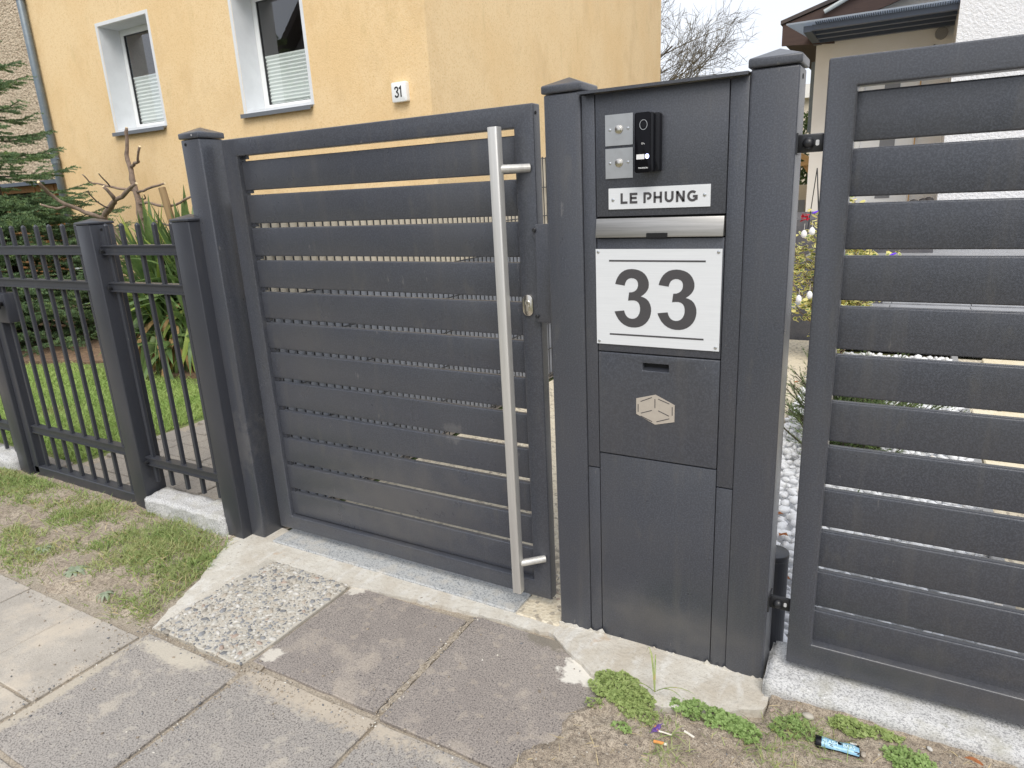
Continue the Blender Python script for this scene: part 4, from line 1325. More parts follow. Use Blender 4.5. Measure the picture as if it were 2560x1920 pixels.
# bare tree behind the houses
bt = thing('bare_tree', 'leafless tree with fine twigs against the sky between the houses', 'tree', (-6.4, 15, 0))
tb, cb = MB(), MB()
rd = random.Random(5)


def grow(b, p, d, L_, r, lvl):
    if lvl == 0:
        return
    n = 4
    pts, rs = [Vector(p)], [r]
    q = Vector(p)
    dd = Vector(d).normalized()
    for i in range(n):
        dd = (dd + Vector((rd.uniform(-1, 1), rd.uniform(-1, 1), rd.uniform(-.8, 1.0))) * .17).normalized()
        q = q + dd * (L_ / n)
        pts.append(q.copy())
        rs.append(r * (1 - .62 * (i + 1) / n))
    b.tube(pts, rs, 5 if lvl > 2 else 3, caps=False)
    k = {5: 6, 4: 5, 3: 5, 2: 4, 1: 0}[lvl]
    for j in range(k):
        t = .25 + .75 * (j + rd.random() * .8) / max(1, k)
        i = min(n - 1, int(t * n))
        pp_ = pts[i].lerp(pts[i + 1], t * n - i)
        side = Vector((rd.uniform(-1, 1), rd.uniform(-1, 1), rd.uniform(-.7, 1)))
        nd = (dd * .75 + side * .75).normalized()
        grow(b, pp_, nd, L_ * rd.uniform(.45, .68), max(.0044, rs[i] * .56), lvl - 1)


tb.tube([(-6.4, 15, -.1), (-6.35, 15, 1.4), (-6.25, 15.05, 2.6)], [.17, .14, .11], 10)
tb.build('trunk', T['twig'], bt, smooth=True)
for d, L_ in (((.95, -.2, .55), 3.0), ((.85, .3, .95), 3.2), ((1, 0, .22), 2.9), ((.5, -.5, 1.1), 3.2), ((-.6, .2, 1.1), 2.8), ((.75, -.05, .75), 3.4), ((-.9, -.3, .7), 2.4), ((1, .25, .45), 3.3)):
    grow(cb, (-6.25, 15.05, 2.45 + rd.random() * .3), d, L_ * .82, .050, 5)
cb.build('crown', T['twig'], bt)
print('bare tree faces', len(cb.F))

# pruned tree
pt = thing('pruned_tree', 'hard pruned leafless fruit tree in front of the yellow house', 'tree', (-5.85, 2.4, 0))


def PZ(u, v, y=2.4):
    return at(u / 4.254, 330 + v / 4.254, 'y', y)


def branch(name, zs, r0, r1, y=2.4, dy=0.0, cut=True):
    n = len(zs)
    pts = []
    for i, (u, v) in enumerate(zs):
        p = PZ(u, v, y + dy * i / max(1, n - 1))
        pts.append(p)
    # smooth with one subdivision
    sm = [pts[0]]
    for i in range(n - 1):
        m_ = (pts[i] + pts[i + 1]) / 2
        if 0 < i < n - 2:
            m_ = (pts[i] + pts[i + 1]) * .5625 - (pts[i - 1] + pts[i + 2]) * .0625
        m_ += Vector((random.uniform(-1, 1), random.uniform(-1, 1), random.uniform(-1, 1))) * .006
        sm += [m_, pts[i + 1]]
    k = len(sm)
    rs = [(r0 + (r1 - r0) * i / (k - 1)) * random.uniform(.90, 1.12) for i in range(k)]
    o = MB().tube(sm, rs, 9).build(name, T['bark_dark'] if r0 < .009 else T['bark'], pt, smooth=True)
    if cut:
        d = (sm[-1] - sm[-2]).normalized()
        MB().tube([sm[-1] - d * .001, sm[-1] + d * .004], rs[-1] * .92, 9).build('cut_face', T['cut'], o)
    return o


branch('trunk', [(1640, 1500), (1580, 1250), (1540, 1100), (1500, 930), (1480, 800), (1460, 680), (1430, 580), (1400, 440), (1375, 350), (1345, 240), (1352, 130), (1340, 0), (1345, -45)], .040, .013, 2.4)
branch('branch', [(1400, 370), (1430, 330), (1475, 315), (1465, 275), (1485, 155)], .016, .010, 2.4, -.15)
branch('branch', [(1420, 620), (1300, 605), (1200, 585), (1080, 558), (985, 545), (930, 505), (875, 450)], .013, .005, 2.4, -.25)
branch('branch', [(1170, 578), (1110, 510), (1048, 440)], .007, .005, 2.25, -.1)
branch('branch', [(1465, 640), (1530, 625), (1630, 580), (1750, 545)], .014, .008, 2.4, -.3)
branch('branch', [(1480, 690), (1525, 715), (1545, 690), (1530, 660)], .007, .005, 2.38, -.1)
branch('branch', [(1490, 765), (1560, 748), (1680, 780), (1810, 785), (1920, 750), (2040, 685)], .014, .009, 2.4, -.4)
branch('branch', [(1520, 910), (1620, 935), (1720, 975), (1830, 1000)], .013, .009, 2.4, -.2)
branch('limb', [(1560, 1480), (1420, 1300), (1290, 1165), (1220, 1060), (1110, 930), (1150, 830), (1195, 765), (1225, 722), (1300, 690), (1370, 610), (1450, 545)], .042, .013, 2.3, -.35)
branch('branch', [(1225, 722), (1180, 660), (1100, 580)], .018, .014, 2.05, -.1)
branch('branch', [(1150, 808), (1060, 760), (990, 700), (930, 622)], .007, .005, 2.05, -.15)
branch('branch', [(1110, 930), (1020, 890), (900, 855), (780, 800), (690, 768), (560, 680), (480, 610), (408, 532)], .020, .013, 2.0, -.5)
branch('branch', [(700, 790), (600, 815), (520, 798), (430, 770)], .011, .009, 1.75, -.15)
pk = PZ(1720, 590, 2.1)
pk2 = PZ(1830, 960, 2.1)
dd = (pk2 - pk)
st = thing('wooden_stake', 'round weathered wooden stake behind the yucca', 'stake', tuple(pk + dd * (pk.z / -dd.z)))
MB().tube([pk + dd * (pk.z / -dd.z), pk + dd * .5, pk], [.032, .032, .031], 10).build('pole', T['stake'], st, bevel=.004, seg=1, ang=60)


# leaf / needle fields
def blades(P, D, L_, W_, bend, up=None):
    """P base points (n,3), D unit directions (n,3), length, width, bend vector (n,3) -> V,F of 3-triangle blades"""
    n = len(P)
    U = np.cross(D, RNG.normal(size=(n, 3)))
    U /= np.linalg.norm(U, axis=1, keepdims=True) + 1e-9
    W_ = np.broadcast_to(np.asarray(W_, dtype=float), (n,))[:, None]
    L_ = np.broadcast_to(np.asarray(L_, dtype=float), (n,))[:, None]
    mid = P + D * L_ * .55 + bend * L_ * .18
    tip = P + D * L_ + bend * L_ * .55
    V = np.stack([P - U * W_ * .5, P + U * W_ * .5, mid - U * W_ * .42, mid + U * W_ * .42, tip], axis=1).reshape(-1, 3)
    b = np.arange(n)[:, None] * 5
    F = np.concatenate([b + np.array([[0, 1, 3]]), b + np.array([[0, 3, 2]]), b + np.array([[2, 3, 4]])], axis=0)
    return V, F


def grass_patch(name, label, pts, L0, L1, W_, mname, spread=.5, parent=None):
    P = np.array(pts)
    n = len(P)
    a = RNG.uniform(0, 2 * np.pi, n)
    s = RNG.uniform(.05, spread, n)
    D = np.stack([np.cos(a) * s, np.sin(a) * s, np.ones(n)], axis=1)
    D /= np.linalg.norm(D, axis=1, keepdims=True)
    B = np.stack([np.cos(a), np.sin(a), -.5 * np.ones(n)], axis=1) * RNG.uniform(.2, 1.3, n)[:, None]
    V, F = blades(P, D, RNG.uniform(L0, L1, n), RNG.uniform(W_ * .7, W_ * 1.3, n), B)
    o = link(npmesh(name, V, F), name, T[mname], parent)
    tag(o, label, 'grass' if label else None, kind='stuff')
    return o


def grow_pts(n, x0, x1, y0, y1, dens, hf):
    out = []
    while len(out) < n:
        x, y = random.uniform(x0, x1), random.uniform(y0, y1)
        if random.random() < dens(x, y):
            out.append((x, y, hf(x, y)))
    return out


def verge_d(x, y):
    if y < -.70 + .03 * nz(x, y, 4) or x > -1.365 - .215 * min(1, max(0, (y + .62) / .55)) + .02 * nz(x, y, 9, 4):
        return 0
    d = .66 + 1.5 * nz(x, y, 2.2, 7.7) + .9 * nz(x, y, 7, 1.1)
    lush = math.exp(-((x + 1.85) ** 2 / .10 + (y + .22) ** 2 / .03))
    edge_ = min(1, max(0, (y + .72) / .12))
    return min(1, max(.02, d * .55 * edge_ + lush * .5))


grass_patch('verge_grass', 'patchy short grass on the verge before the picket fence', grow_pts(27000, -5.2, -1.36, -.73, -.07, verge_d, verge_h), .020, .050, .0034, 'grass', .9)
grass_patch('tall_verge_grass', 'lush tuft of grass before the short granite block', grow_pts(700, -2.15, -1.64, -.32, -.08, lambda x, y: math.exp(-((x + 1.86) ** 2 / .05 + (y + .17) ** 2 / .012)), verge_h), .035, .075, .0028, 'grass', .9)
grass_patch('dry_verge_grass', 'dry straw between the verge grass', grow_pts(2200, -4.2, -1.42, -.70, -.07, verge_d, verge_h), .02, .05, .0022, 'straw', 2.2)


def lawn_d(x, y):
    if x > -3.38 + .02 * nz(x, y, 5) or y < .21:
        return 0
    lim = 1.62 + .25 * min(1, max(0, (x + 7) / 2)) + .10 * nz(x, y, 1.5)
    return min(1, max(0, (lim - y) / .25)) * (.65 + .5 * nz(x, y, 1.3, 9))


grass_patch('lawn_grass', 'bright green mown lawn behind the picket fence', grow_pts(52000, -8.2, -3.36, .2, 2.1, lawn_d, lambda x, y: -.02 + .02 * nz(x, y, .8)), .025, .060, .0055, 'lawn', .8)


def twig_needles(segs, nl, nw, per_m, fwd=.55, flat=False):
    """needles round straight segments (p0,p1)"""
    Ps, Ds = [], []
    for p0, p1 in segs:
        p0, p1 = np.array(p0), np.array(p1)
        d = p1 - p0
        L_ = np.linalg.norm(d)
        n = max(4, int(L_ * per_m))
        t = RNG.uniform(0, 1, n)[:, None]
        a = RNG.normal(size=(n, 3))
        dn = d / (L_ + 1e-9)
        a -= (a @ dn)[:, None] * dn
        a /= np.linalg.norm(a, axis=1, keepdims=True) + 1e-9
        if flat:
            a[:, 2] = np.abs(a[:, 2]) * .5
        D = a * (1 - fwd) + dn * fwd
        D /= np.linalg.norm(D, axis=1, keepdims=True) + 1e-9
        Ps.append(p0 + t * d)
        Ds.append(D)
    P, D = np.concatenate(Ps), np.concatenate(Ds)
    n = len(P)
    U = np.cross(D, RNG.normal(size=(n, 3)))
    U /= np.linalg.norm(U, axis=1, keepdims=True) + 1e-9
    L_ = RNG.uniform(nl * .7, nl * 1.2, n)[:, None]
    V = np.stack([P - U * nw * .5, P + U * nw * .5, P + D * L_], axis=1).reshape(-1, 3)
    F = np.arange(n * 3).reshape(-1, 3)
    return V, F


# spruce
sp = thing('spruce_tree', 'dense green spruce behind the left picket fence', 'tree', (-8.25, 2.35, 0))
MB().tube([(-8.25, 2.35, -.05), (-8.25, 2.35, 1.8), (-8.25, 2.35, 4.0)], [.08, .06, .012], 8).build('trunk', T['bark_dark'], sp, smooth=True)
segs, wood = [], MB()
rs_ = random.Random(21)
z = .16
while z < 4.0:
    rad = 1.74 * (1 - z / 4.3) ** 1.05 + .05
    nb_ = 20 if z < 1.6 else 10
    if z > 1.7:
        rad *= 1.02
    a0 = rs_.uniform(0, 6.28)
    for k in range(nb_):
        a = a0 + 6.283 * k / nb_ + rs_.uniform(-.2, .2)
        if math.cos(a) * .4 - math.sin(a) < -.75:
            continue      # far side away from street
        Lb = rad * rs_.uniform(.78, 1.08)
        d = Vector((math.cos(a), math.sin(a), 0))
        p0 = Vector((-8.25, 2.35, z + rs_.uniform(-.05, .05)))
        drop = rs_.uniform(-.16, .02) * Lb
        pts = [p0 + d * Lb * t + Vector((0, 0, drop * math.sin(t * 2.2) + .14 * Lb * t * t)) for t in (0, .25, .5, .75, 1)]
        wood.tube(pts, [.014, .011, .008, .005, .003], 4, caps=False)
        side = Vector((-d.y, d.x, 0))
        for i in range(4):
            if i:
                segs.append((pts[i], pts[i + 1]))
            for j in range(3):
                t = (j + rs_.random()) / 3
                q = pts[i].lerp(pts[i + 1], t)
                fr = (i + t) / 4
                if fr < .18:
                    continue
                ln_ = Lb * .36 * (1.15 - fr) + .05
                for s_ in (-1, 1):
                    dr_ = (d * .75 + side * s_ * rs_.uniform(.55, 1.0) + Vector((0, 0, rs_.uniform(-.22, .12)))).normalized()
                    segs.append((q, q + dr_ * ln_))
                    if ln_ > .16:
                        q2 = q + dr_ * ln_ * .5
                        for s2 in (-1, 1):
                            segs.append((q2, q2 + (dr_ + side * s2 * .7 + Vector((0, 0, rs_.uniform(-.1, .1)))).normalized() * ln_ * .45))
    z += .115 if z < 1.6 else .23
wood.build('branches', T['bark_dark'], sp)
V, F = twig_needles(segs, .023, .0070, 420, .45)
print('spruce needles', len(F))
link(npmesh('crown', V, F), 'crown', T['needle'], sp)

# yucca with single leaves
yu = thing('yucca', 'large yucca with sword-shaped leaves behind the short picket section', 'plant', (-4.85, 2.05, 0))
MB().tube([(-4.85, 2.05, -.03), (-4.83, 2.05, .3), (-4.80, 2.0, .52)], [.07, .06, .05], 8).build('stem', T['bark'], yu, smooth=True)


def sword(L_, w, droop):
    V_, F_ = [], []
    n = 6
    for i in range(n + 1):
        t = i / n
        ww = w * (.55 + 1.6 * t * (1 - t)) * (1 - t ** 4)
        z_ = L_ * t - droop * L_ * t * t * .5
        x_ = droop * L_ * t * t * .8
        V_ += [(x_, -ww / 2, z_), (x_ - ww * .22, 0, z_), (x_, ww / 2, z_)]
    for i in range(n):
        for k in range(2):
            F_.append((3 * i + k, 3 * i + k + 1, 3 * i + k + 4, 3 * i + k + 3))
    return npmesh('leaf', V_, F_, smooth=True)


leafs = {}
for mn in ('yucca', 'yucca_bright', 'yucca_dry'):
    for dpi, dpv in enumerate((.05, .35, .8)):
        me = sword(.62, .052, dpv)
        me.materials.append(T[mn])
        leafs[(mn, dpi)] = me
ry = random.Random(3)
for (cx, cy, cz, n, sc) in ((-5.00, 2.0, .66, 150, 1.28), (-4.66, 2.12, .74, 130, 1.28), (-5.30, 2.15, .62, 120, 1.2), (-4.85, 1.90, .34, 90, 1.05), (-5.45, 2.0, .36, 60, .95), (-4.55, 1.95, .40, 60, 1.0)):
    for k in range(n):
        t = (k + .5) / n
        el = math.radians(86 - 122 * t ** 1.25 + ry.uniform(-9, 9))
        az = ry.uniform(0, 6.283)
        mn = 'yucca_dry' if (t > .80 and ry.random() < .55) else ('yucca_bright' if ry.random() < .13 else 'yucca')
        dpi = 0 if t < .4 else (1 if t < .72 else 2)
        M = Matrix.Translation((cx, cy, cz + ry.uniform(-.10, .08) - .12 * t)) @ Matrix.Rotation(az, 4, 'Z') @ Matrix.Rotation(math.pi / 2 - el, 4, 'Y') @ Matrix.Rotation(ry.uniform(-.5, .5), 4, 'Z') @ Matrix.Scale(sc * ry.uniform(.75, 1.12), 4)
        link(leafs[(mn, dpi)], 'leaf', None, yu, M)

# juniper in the pebble bed
ju = thing('juniper', 'low green juniper on the white pebbles behind the driveway gate', 'plant', (.78, 2.25, 0))
jb, js = MB(), []
rj = random.Random(8)
for k in range(210):
    a = rj.uniform(0, 6.283)
    L_ = rj.uniform(.22, .48)
    rise = rj.uniform(.15, 2.2)
    d = Vector((math.cos(a), math.sin(a) * 1.3, rise)).normalized()
    p0 = Vector((.76 + rj.uniform(-.14, .12), 2.15 + rj.uniform(-.42, .42), .03))
    pts = limb(jb, p0, p0 + d * L_, .007, .002, 4, wob=.03, rnd=rj)
    for i in range(len(pts) - 1):
        for j in range(6):
            q = pts[i].lerp(pts[i + 1], rj.random())
            dd2 = (d + Vector((rj.uniform(-1, 1), rj.uniform(-1, 1), rj.uniform(-.4, .8))) * .8).normalized()
            js.append((q, q + dd2 * rj.uniform(.04, .10)))
jb.build('branches', T['bark_dark'], ju)
V, F = twig_needles(js, .012, .0030, 420, .6)
print('juniper', len(F))
link(npmesh('crown', V, F), 'crown', T['juniper'], ju)

# variegated bush with easter eggs
eu = thing('variegated_bush', 'yellow and green variegated bush hung with white eggs', 'plant', (.52, 4.05, 0))
eb = MB()
ley, leg = [], []
re_ = random.Random(12)
HEX = [(math.cos(R(60 * i)), math.sin(R(60 * i)) * .62) for i in range(6)]
Vy, Fy, Vg, Fg = [], [], [], []
for k in range(58):
    a = re_.uniform(0, 6.283)
    p0 = Vector((.52, 4.05, .02))
    rr = re_.uniform(.05, .38)
    p1 = Vector((.49 + math.cos(a) * rr * 1.12, 4.05 + math.sin(a) * rr * .8, re_.uniform(.40, 1.32 - rr * .6)))
    pts = limb(eb, p0, p1, .010, .003, 4, wob=.05, rnd=re_)
    for j in range(72):
        i = re_.choice((1, 2, 3, 3))
        q = pts[i].lerp(pts[i + 1] if i < 4 else pts[i], re_.random()) + Vector((re_.gauss(0, .035), re_.gauss(0, .035), re_.gauss(0, .04)))
        s_ = re_.uniform(.013, .024)
        M = Matrix.Translation(q) @ Matrix.Rotation(re_.uniform(0, 6.28), 4, 'Z') @ Matrix.Rotation(re_.uniform(-1.1, 1.1), 4, 'X') @ Matrix.Rotation(re_.uniform(-.6, .6), 4, 'Y')
        b0 = len(Vy)
        Vy += [tuple(M @ Vector((x * s_ * 1.25, y * s_ * 1.25, 0))) for x, y in HEX]
        Fy.append(tuple(range(b0, b0 + 6)))
        if re_.random() < .75:
            for sgn in (1, -1):
                b0 = len(Vg)
                Vg += [tuple(M @ Vector((x * s_ * .82, y * s_ * .72, .0012 * sgn))) for x, y in HEX]
                Fg.append(tuple(range(b0, b0 + 6)))
eb.build('stems', T['bark'], eu)
link(npmesh('leaves', Vy, Fy), 'leaves', T['euon_y'], eu)
link(npmesh('leaf_centres', Vg, Fg), 'leaf_centres', T['euon_g'], eu)


def ico(sub=1):
    bm = bmesh.new()
    bmesh.ops.create_icosphere(bm, subdivisions=sub, radius=1)
    V_ = np.array([v.co[:] for v in bm.verts])
    F_ = np.array([[v.index for v in f.verts] for f in bm.faces])
    bm.free()
    return V_, F_


def egg_mesh():
    V_, F_ = ico(3)
    V_ = V_.copy()
    V_[:, 0] *= .021 * (1 - .16 * V_[:, 2])
    V_[:, 1] *= .021 * (1 - .16 * V_[:, 2])
    V_[:, 2] *= .029
    return npmesh('hanging_egg', V_, F_, smooth=True)


eg = egg_mesh()
for (u, v, lb_) in ((2010, 585, 'larger upper white egg hanging at the left of the bush'), (2030, 578, 'small upper white egg hanging beside the gate stile'), (1997, 747, 'lowest white egg hanging at the left of the bush'),
                    (2024, 737, 'lower white egg half hidden by the gate stile')):
    p = at(u, v, 'y', 3.66)
    e = thing('hanging_egg', lb_, 'egg', tuple(p), 'white eggs hung in the bush')
    o = link(eg, 'egg', T['egg'], e, Matrix.Translation(p))
    MB().tube([p + Vector((0, 0, .028)), p + Vector((0, .01, .075))], .0012, 5).build('string', T['paper'], e)
fl_ = thing('red_flowers', 'red artificial flowers at the top left of the bush', 'flower', tuple(at(2012, 542, 'y', 3.75)))
fb = MB()
for k in range(26):
    c = at(2012 + re_.uniform(-9, 9), 543 + re_.uniform(-8, 10), 'y', 3.75 + re_.uniform(-.03, .03))
    M = Matrix.Translation(c) @ Matrix.Rotation(re_.uniform(0, 6.28), 4, 'Z') @ Matrix.Rotation(re_.uniform(-1.2, 1.2), 4, 'X')
    fb.add([tuple(M @ Vector((x * .014, y * .014, 0))) for x, y in HEX], [tuple(range(6))])
fb.build('petals', T['red'], fl_)
for (u, v, w, lb_) in ((2038, 531, 16, 'violet ribbon above the red flowers'), (2232, 636, 6, 'small violet ribbon at the right end of the bush')):
    p = at(u, v, 'y', 3.75)
    rb = thing('violet_ribbon', lb_, 'ribbon', tuple(p))
    MB().tube([p + Vector((-.02, 0, -.005)), p, p + Vector((.02, 0, .010))], [.004, .008, .004], 8).build('ribbon', T['violet'], rb)
po = thing('plant_obelisk', 'thin black wire plant support beside the porch corner', 'plant support', tuple(at(2045, 560, 'y', 6.0)))
pa = at(2043, 420, 'y', 6.0)
for k, (dx, dy) in enumerate(((-.05, .0), (.06, -.03), (.06, .06))):
    MB().tube([pa, pa + Vector((dx, dy, -.62))], .005, 5).build('wire', T['bolt'], po)
for u, v, lb_ in ((2284, 506, 'leftmost of three dark rounded pots before the porch wall'), (2308, 503, 'middle one of three dark rounded pots before the porch wall'), (2322, 500, 'rightmost of three dark rounded pots, next to the white wall')):
    p = at(u, v, 'y', 9.75)
    sh = thing('round_pot', lb_, 'pot', (p.x, p.y, .80), 'dark rounded pots by the porch')
    MB().tube([(p.x, p.y, .802), (p.x, p.y, p.z - .09), (p.x, p.y, p.z - .02), (p.x, p.y, p.z + .03), (p.x, p.y, p.z + .045)], [.05, .075, .075, .05, .01], 14).build('pot', T['sphag'], sh, smooth=True)
# timber shelter and hedge seen in the slit left of the porch
ts = thing('timber_shelter', 'pale timber shelter roof far behind in the slit beside the pillar', 'shelter', (-1.6, 14, 0))
q0, q1 = at(1990, 384, 'y', 14), at(2030, 402, 'y', 14)
MB().tube([q0, q1], .07, 4).build('beam', T['pale_wood'], ts)
q0, q1 = at(1990, 412, 'y', 14), at(2030, 406, 'y', 14)
MB().tube([q0, q1], .06, 4).build('beam', T['pale_wood'], ts)
q0, q1 = at(2008, 408, 'y', 14.1), at(2030, 440, 'y', 14.1)
MB().tube([q0, q1], .045, 4).build('brace', T['pale_wood'], ts)
MB().box(-2.4, -.9, 14.2, 14.3, 0, 1.25).build('panel_wall', T['strip_beige'], ts)
MB().box(-2.4, -1.0, 13.9, 13.95, 0, .95).build('panel_wall', T['strip_grey'], ts)
bb = thing('far_building', 'pale flat-roofed building far behind the porch', 'building', (-3, 26, 0))
MB().box(-9, 1.5, 26, 32, 0, 4.05).build('wall', T['strip_beige'], bb)
MB().box(-9.1, 1.6, 25.8, 32.1, 4.05, 4.5).build('parapet', T['porch_plaster'], bb)
hg = thing('hedge', 'grey-green leafy hedge far behind in the slit beside the porch', 'hedge', (-2, 18, 0))
rh_ = random.Random(2)
Ph = np.array([(rh_.uniform(-3.5, -.8), rh_.uniform(17.6, 18.4), rh_.uniform(0, 2.95)) for _ in range(5000)])
Dh = RNG.normal(size=(5000, 3))
Dh /= np.linalg.norm(Dh, axis=1, keepdims=True)
V, F = blades(Ph, Dh, .12, .07, Dh * 0)
link(npmesh('foliage', V, F), 'foliage', T['juniper'], hg)

# ================================================================== pebbles, gravel, weeds, litter
IV, IF = ico(1)
IV2, IF2 = ico(2)


def stone_mats(items):
    """list of 4x4 -> nothing; helper kept tiny"""
    return items


def join_stones(name, mats_idx, Ms, materials, parent, V0=IV, F0=IF):
    n = len(Ms)
    A = np.array([[list(r_) for r_ in M] for M in Ms])
    V = np.einsum('nij,vj->nvi', A[:, :3, :3], V0) + A[:, None, :3, 3]
    F = (F0[None] + (np.arange(n) * len(V0))[:, None, None]).reshape(-1, 3)
    me = npmesh(name, V.reshape(-1, 3), F, smooth=True)
    for m in materials:
        me.materials.append(m)
    me.polygons.foreach_set('material_index', np.repeat(np.array(mats_idx, dtype=np.int32), len(F0)))
    o = link(me, name, None, parent)
    o['kind'] = 'stuff'
    return o


def stone_field(name, n_try, sample, radius, mats_keys, parent, big_n, score, sink=.25, flat=(.45, .7), dens_f=1.0, weights=None):
    """dart throwing; the big_n with the highest score become single parts"""
    rnd = random.Random(hash(name) & 0xfff if False else len(name) * 37)
    cell = {}
    cs = .02
    out = []
    for _ in range(n_try):
        x, y, z = sample(rnd)
        r_ = radius(rnd)
        ok = True
        ci, cj = int(x / cs), int(y / cs)
        for i in range(ci - 3, ci + 4):
            for j in range(cj - 3, cj + 4):
                for (a, b, c) in cell.get((i, j), ()):
                    if (a - x) ** 2 + (b - y) ** 2 < ((c + r_) * dens_f) ** 2:
                        ok = False
                        break
                if not ok:
                    break
            if not ok:
                break
        if not ok:
            continue
        cell.setdefault((ci, cj), []).append((x, y, r_))
        fz = rnd.uniform(*flat)
        asp = rnd.uniform(.52, .85)
        M = Matrix.Translation((x, y, z - r_ * fz * sink)) @ Matrix.Rotation(rnd.uniform(0, 6.283), 4, 'Z') @ Matrix.Rotation(rnd.gauss(0, .12), 4, 'X') @ Matrix.Diagonal((r_ * 1.12, r_ * asp, r_ * fz, 1))
        mi = rnd.choices(range(len(mats_keys)), weights)[0]
        out.append((score(x, y, r_), mi, M))
    out.sort(key=lambda t: -t[0])
    shared = {}
    for s_, mi, M in out[:big_n]:
        if mi not in shared:
            me = npmesh(name, IV, IF, smooth=True)
            me.materials.append(T[mats_keys[mi]])
            shared[mi] = me
        link(shared[mi], name, None, parent, M)
    rest = out[big_n:]
    if rest:
        join_stones(name + '_fill', [t[1] for t in rest], [t[2] for t in rest], [T[k] for k in mats_keys], parent)
    print(name, len(out))


pk_ = ['peb%d' % i for i in range(8)]


def peb_sample(r):
    while True:
        x, y = r.uniform(-1.306, -.852), r.uniform(-.645, -.135)
        # left top corner is plain mortar
        if (x + 1.306) * .9 + (-.135 - y) * .0 > 0 and not (x < -1.27 and y > -.30):
            return x, y, .0055


stone_field('pebble', 12000, peb_sample, lambda r: r.choice((.005, .007, .009, .011, .0145)) * r.uniform(.85, 1.15), pk_, pebble_slab, 300, lambda x, y, r: r, dens_f=.76,
            weights=[4, 2.6, 2, 2, 1.4, 2.6, .6, 2.6])
# stones showing in the mortar behind the threshold and under the gate
stone_field('path_pebble', 1500, lambda r: (r.uniform(-1.38, .0), r.uniform(.116, .30), .005), lambda r: r.uniform(.004, .009), pk_, [o for o in COL.objects if o.name == 'garden_path'][0], 0, lambda x, y, r: r, dens_f=1.0)


def grav_sample(r):
    return r.uniform(.372, 1.305), .06 + 4.3 * r.random() ** 1.25, r.choice((-.006, .004, .012))


stone_field('white_pebble', 12000, grav_sample, lambda r: r.uniform(.018, .036), ['white_gravel'], bed, 300,
            lambda x, y, r: (10 if (.45 < x < .80 and y < 2.2) else 0) - y, sink=.0, flat=(.55, .8), dens_f=.64)
for u, v in ((1957, 1345), (1962, 1455), (1945, 1292), (1990, 960), (2180, 1342), (2440, 1290)):
    p = at(u, v, 'z', .02)
    lf_ = thing('dry_leaf', 'small dry brown leaf on the white pebbles, %s' % {1957: 'just above the bollard', 1962: 'half hidden behind the bollard', 1945: 'close to the pillar edge', 1990: 'near the juniper', 2180: 'in a low slat gap', 2440: 'near the grey edging'}[u], 'leaf', tuple(p))
    a = random.uniform(0, 6)
    pts = [(math.cos(a + R(t)) * .020 * k, math.sin(a + R(t)) * .014 * k, .006 + .004 * ((i % 2) * 2 - 1)) for i, (t, k) in enumerate(((0, 1.2), (50, .8), (120, 1), (180, 1.1), (240, .9), (310, .9)))]
    MB().add([tuple(p + Vector((0, 0, .016)))] + [tuple(p + Vector(q) + Vector((0, 0, .012))) for q in pts], [(0, i + 1, (i + 1) % 6 + 1) for i in range(6)]).build('blade', T['brown_leaf'], lf_)

# grit on soil, verge and slabs
def soil_sample(r):
    while True:
        x, y = r.uniform(.10, 1.6), r.uniform(-.66, -.08)
        h = soil_h(x, y)
        if h > .0:
            return x, y, h


stone_field('soil_grit', 5200, soil_sample, lambda r: r.choice((.0016, .002, .003, .0042)) * r.uniform(.7, 1.3), ['peb2', 'peb3', 'peb5', 'soil', 'sand', 'peb4'], soil, 0, lambda x, y, r: r, sink=.1, weights=[1, 2, 2, 6, 5, .8])


def slab_grit(r):
    k = r.random()
    if k < .30:      # joint rows
        return r.uniform(-1.35, .25), -.66 + r.gauss(0, .018), .0
    if k < .45:
        return -.30 + r.gauss(0, .014), r.uniform(-.62, -.09), .0
    if k < .62:
        return -1.33 + r.gauss(0, .03), r.uniform(-1.3, -.55), .0
    if k < .75:
        return r.uniform(-2.6, -1.3), -.70 + r.gauss(0, .05), .0
    if k < .85:
        return -.81 + r.gauss(0, .015), r.uniform(-1.2, -.62), 0.
    return r.uniform(-1.6, .3), r.uniform(-1.2, -.06), .002


stone_field('grit', 2600, slab_grit, lambda r: r.choice((.0014, .0018, .0026, .0045)) * r.uniform(.7, 1.2), ['sand', 'peb4', 'soil', 'peb0', 'concrete'], pavement, 0, lambda x, y, r: r, sink=.0, weights=[4, 1.6, 3, .6, 2])

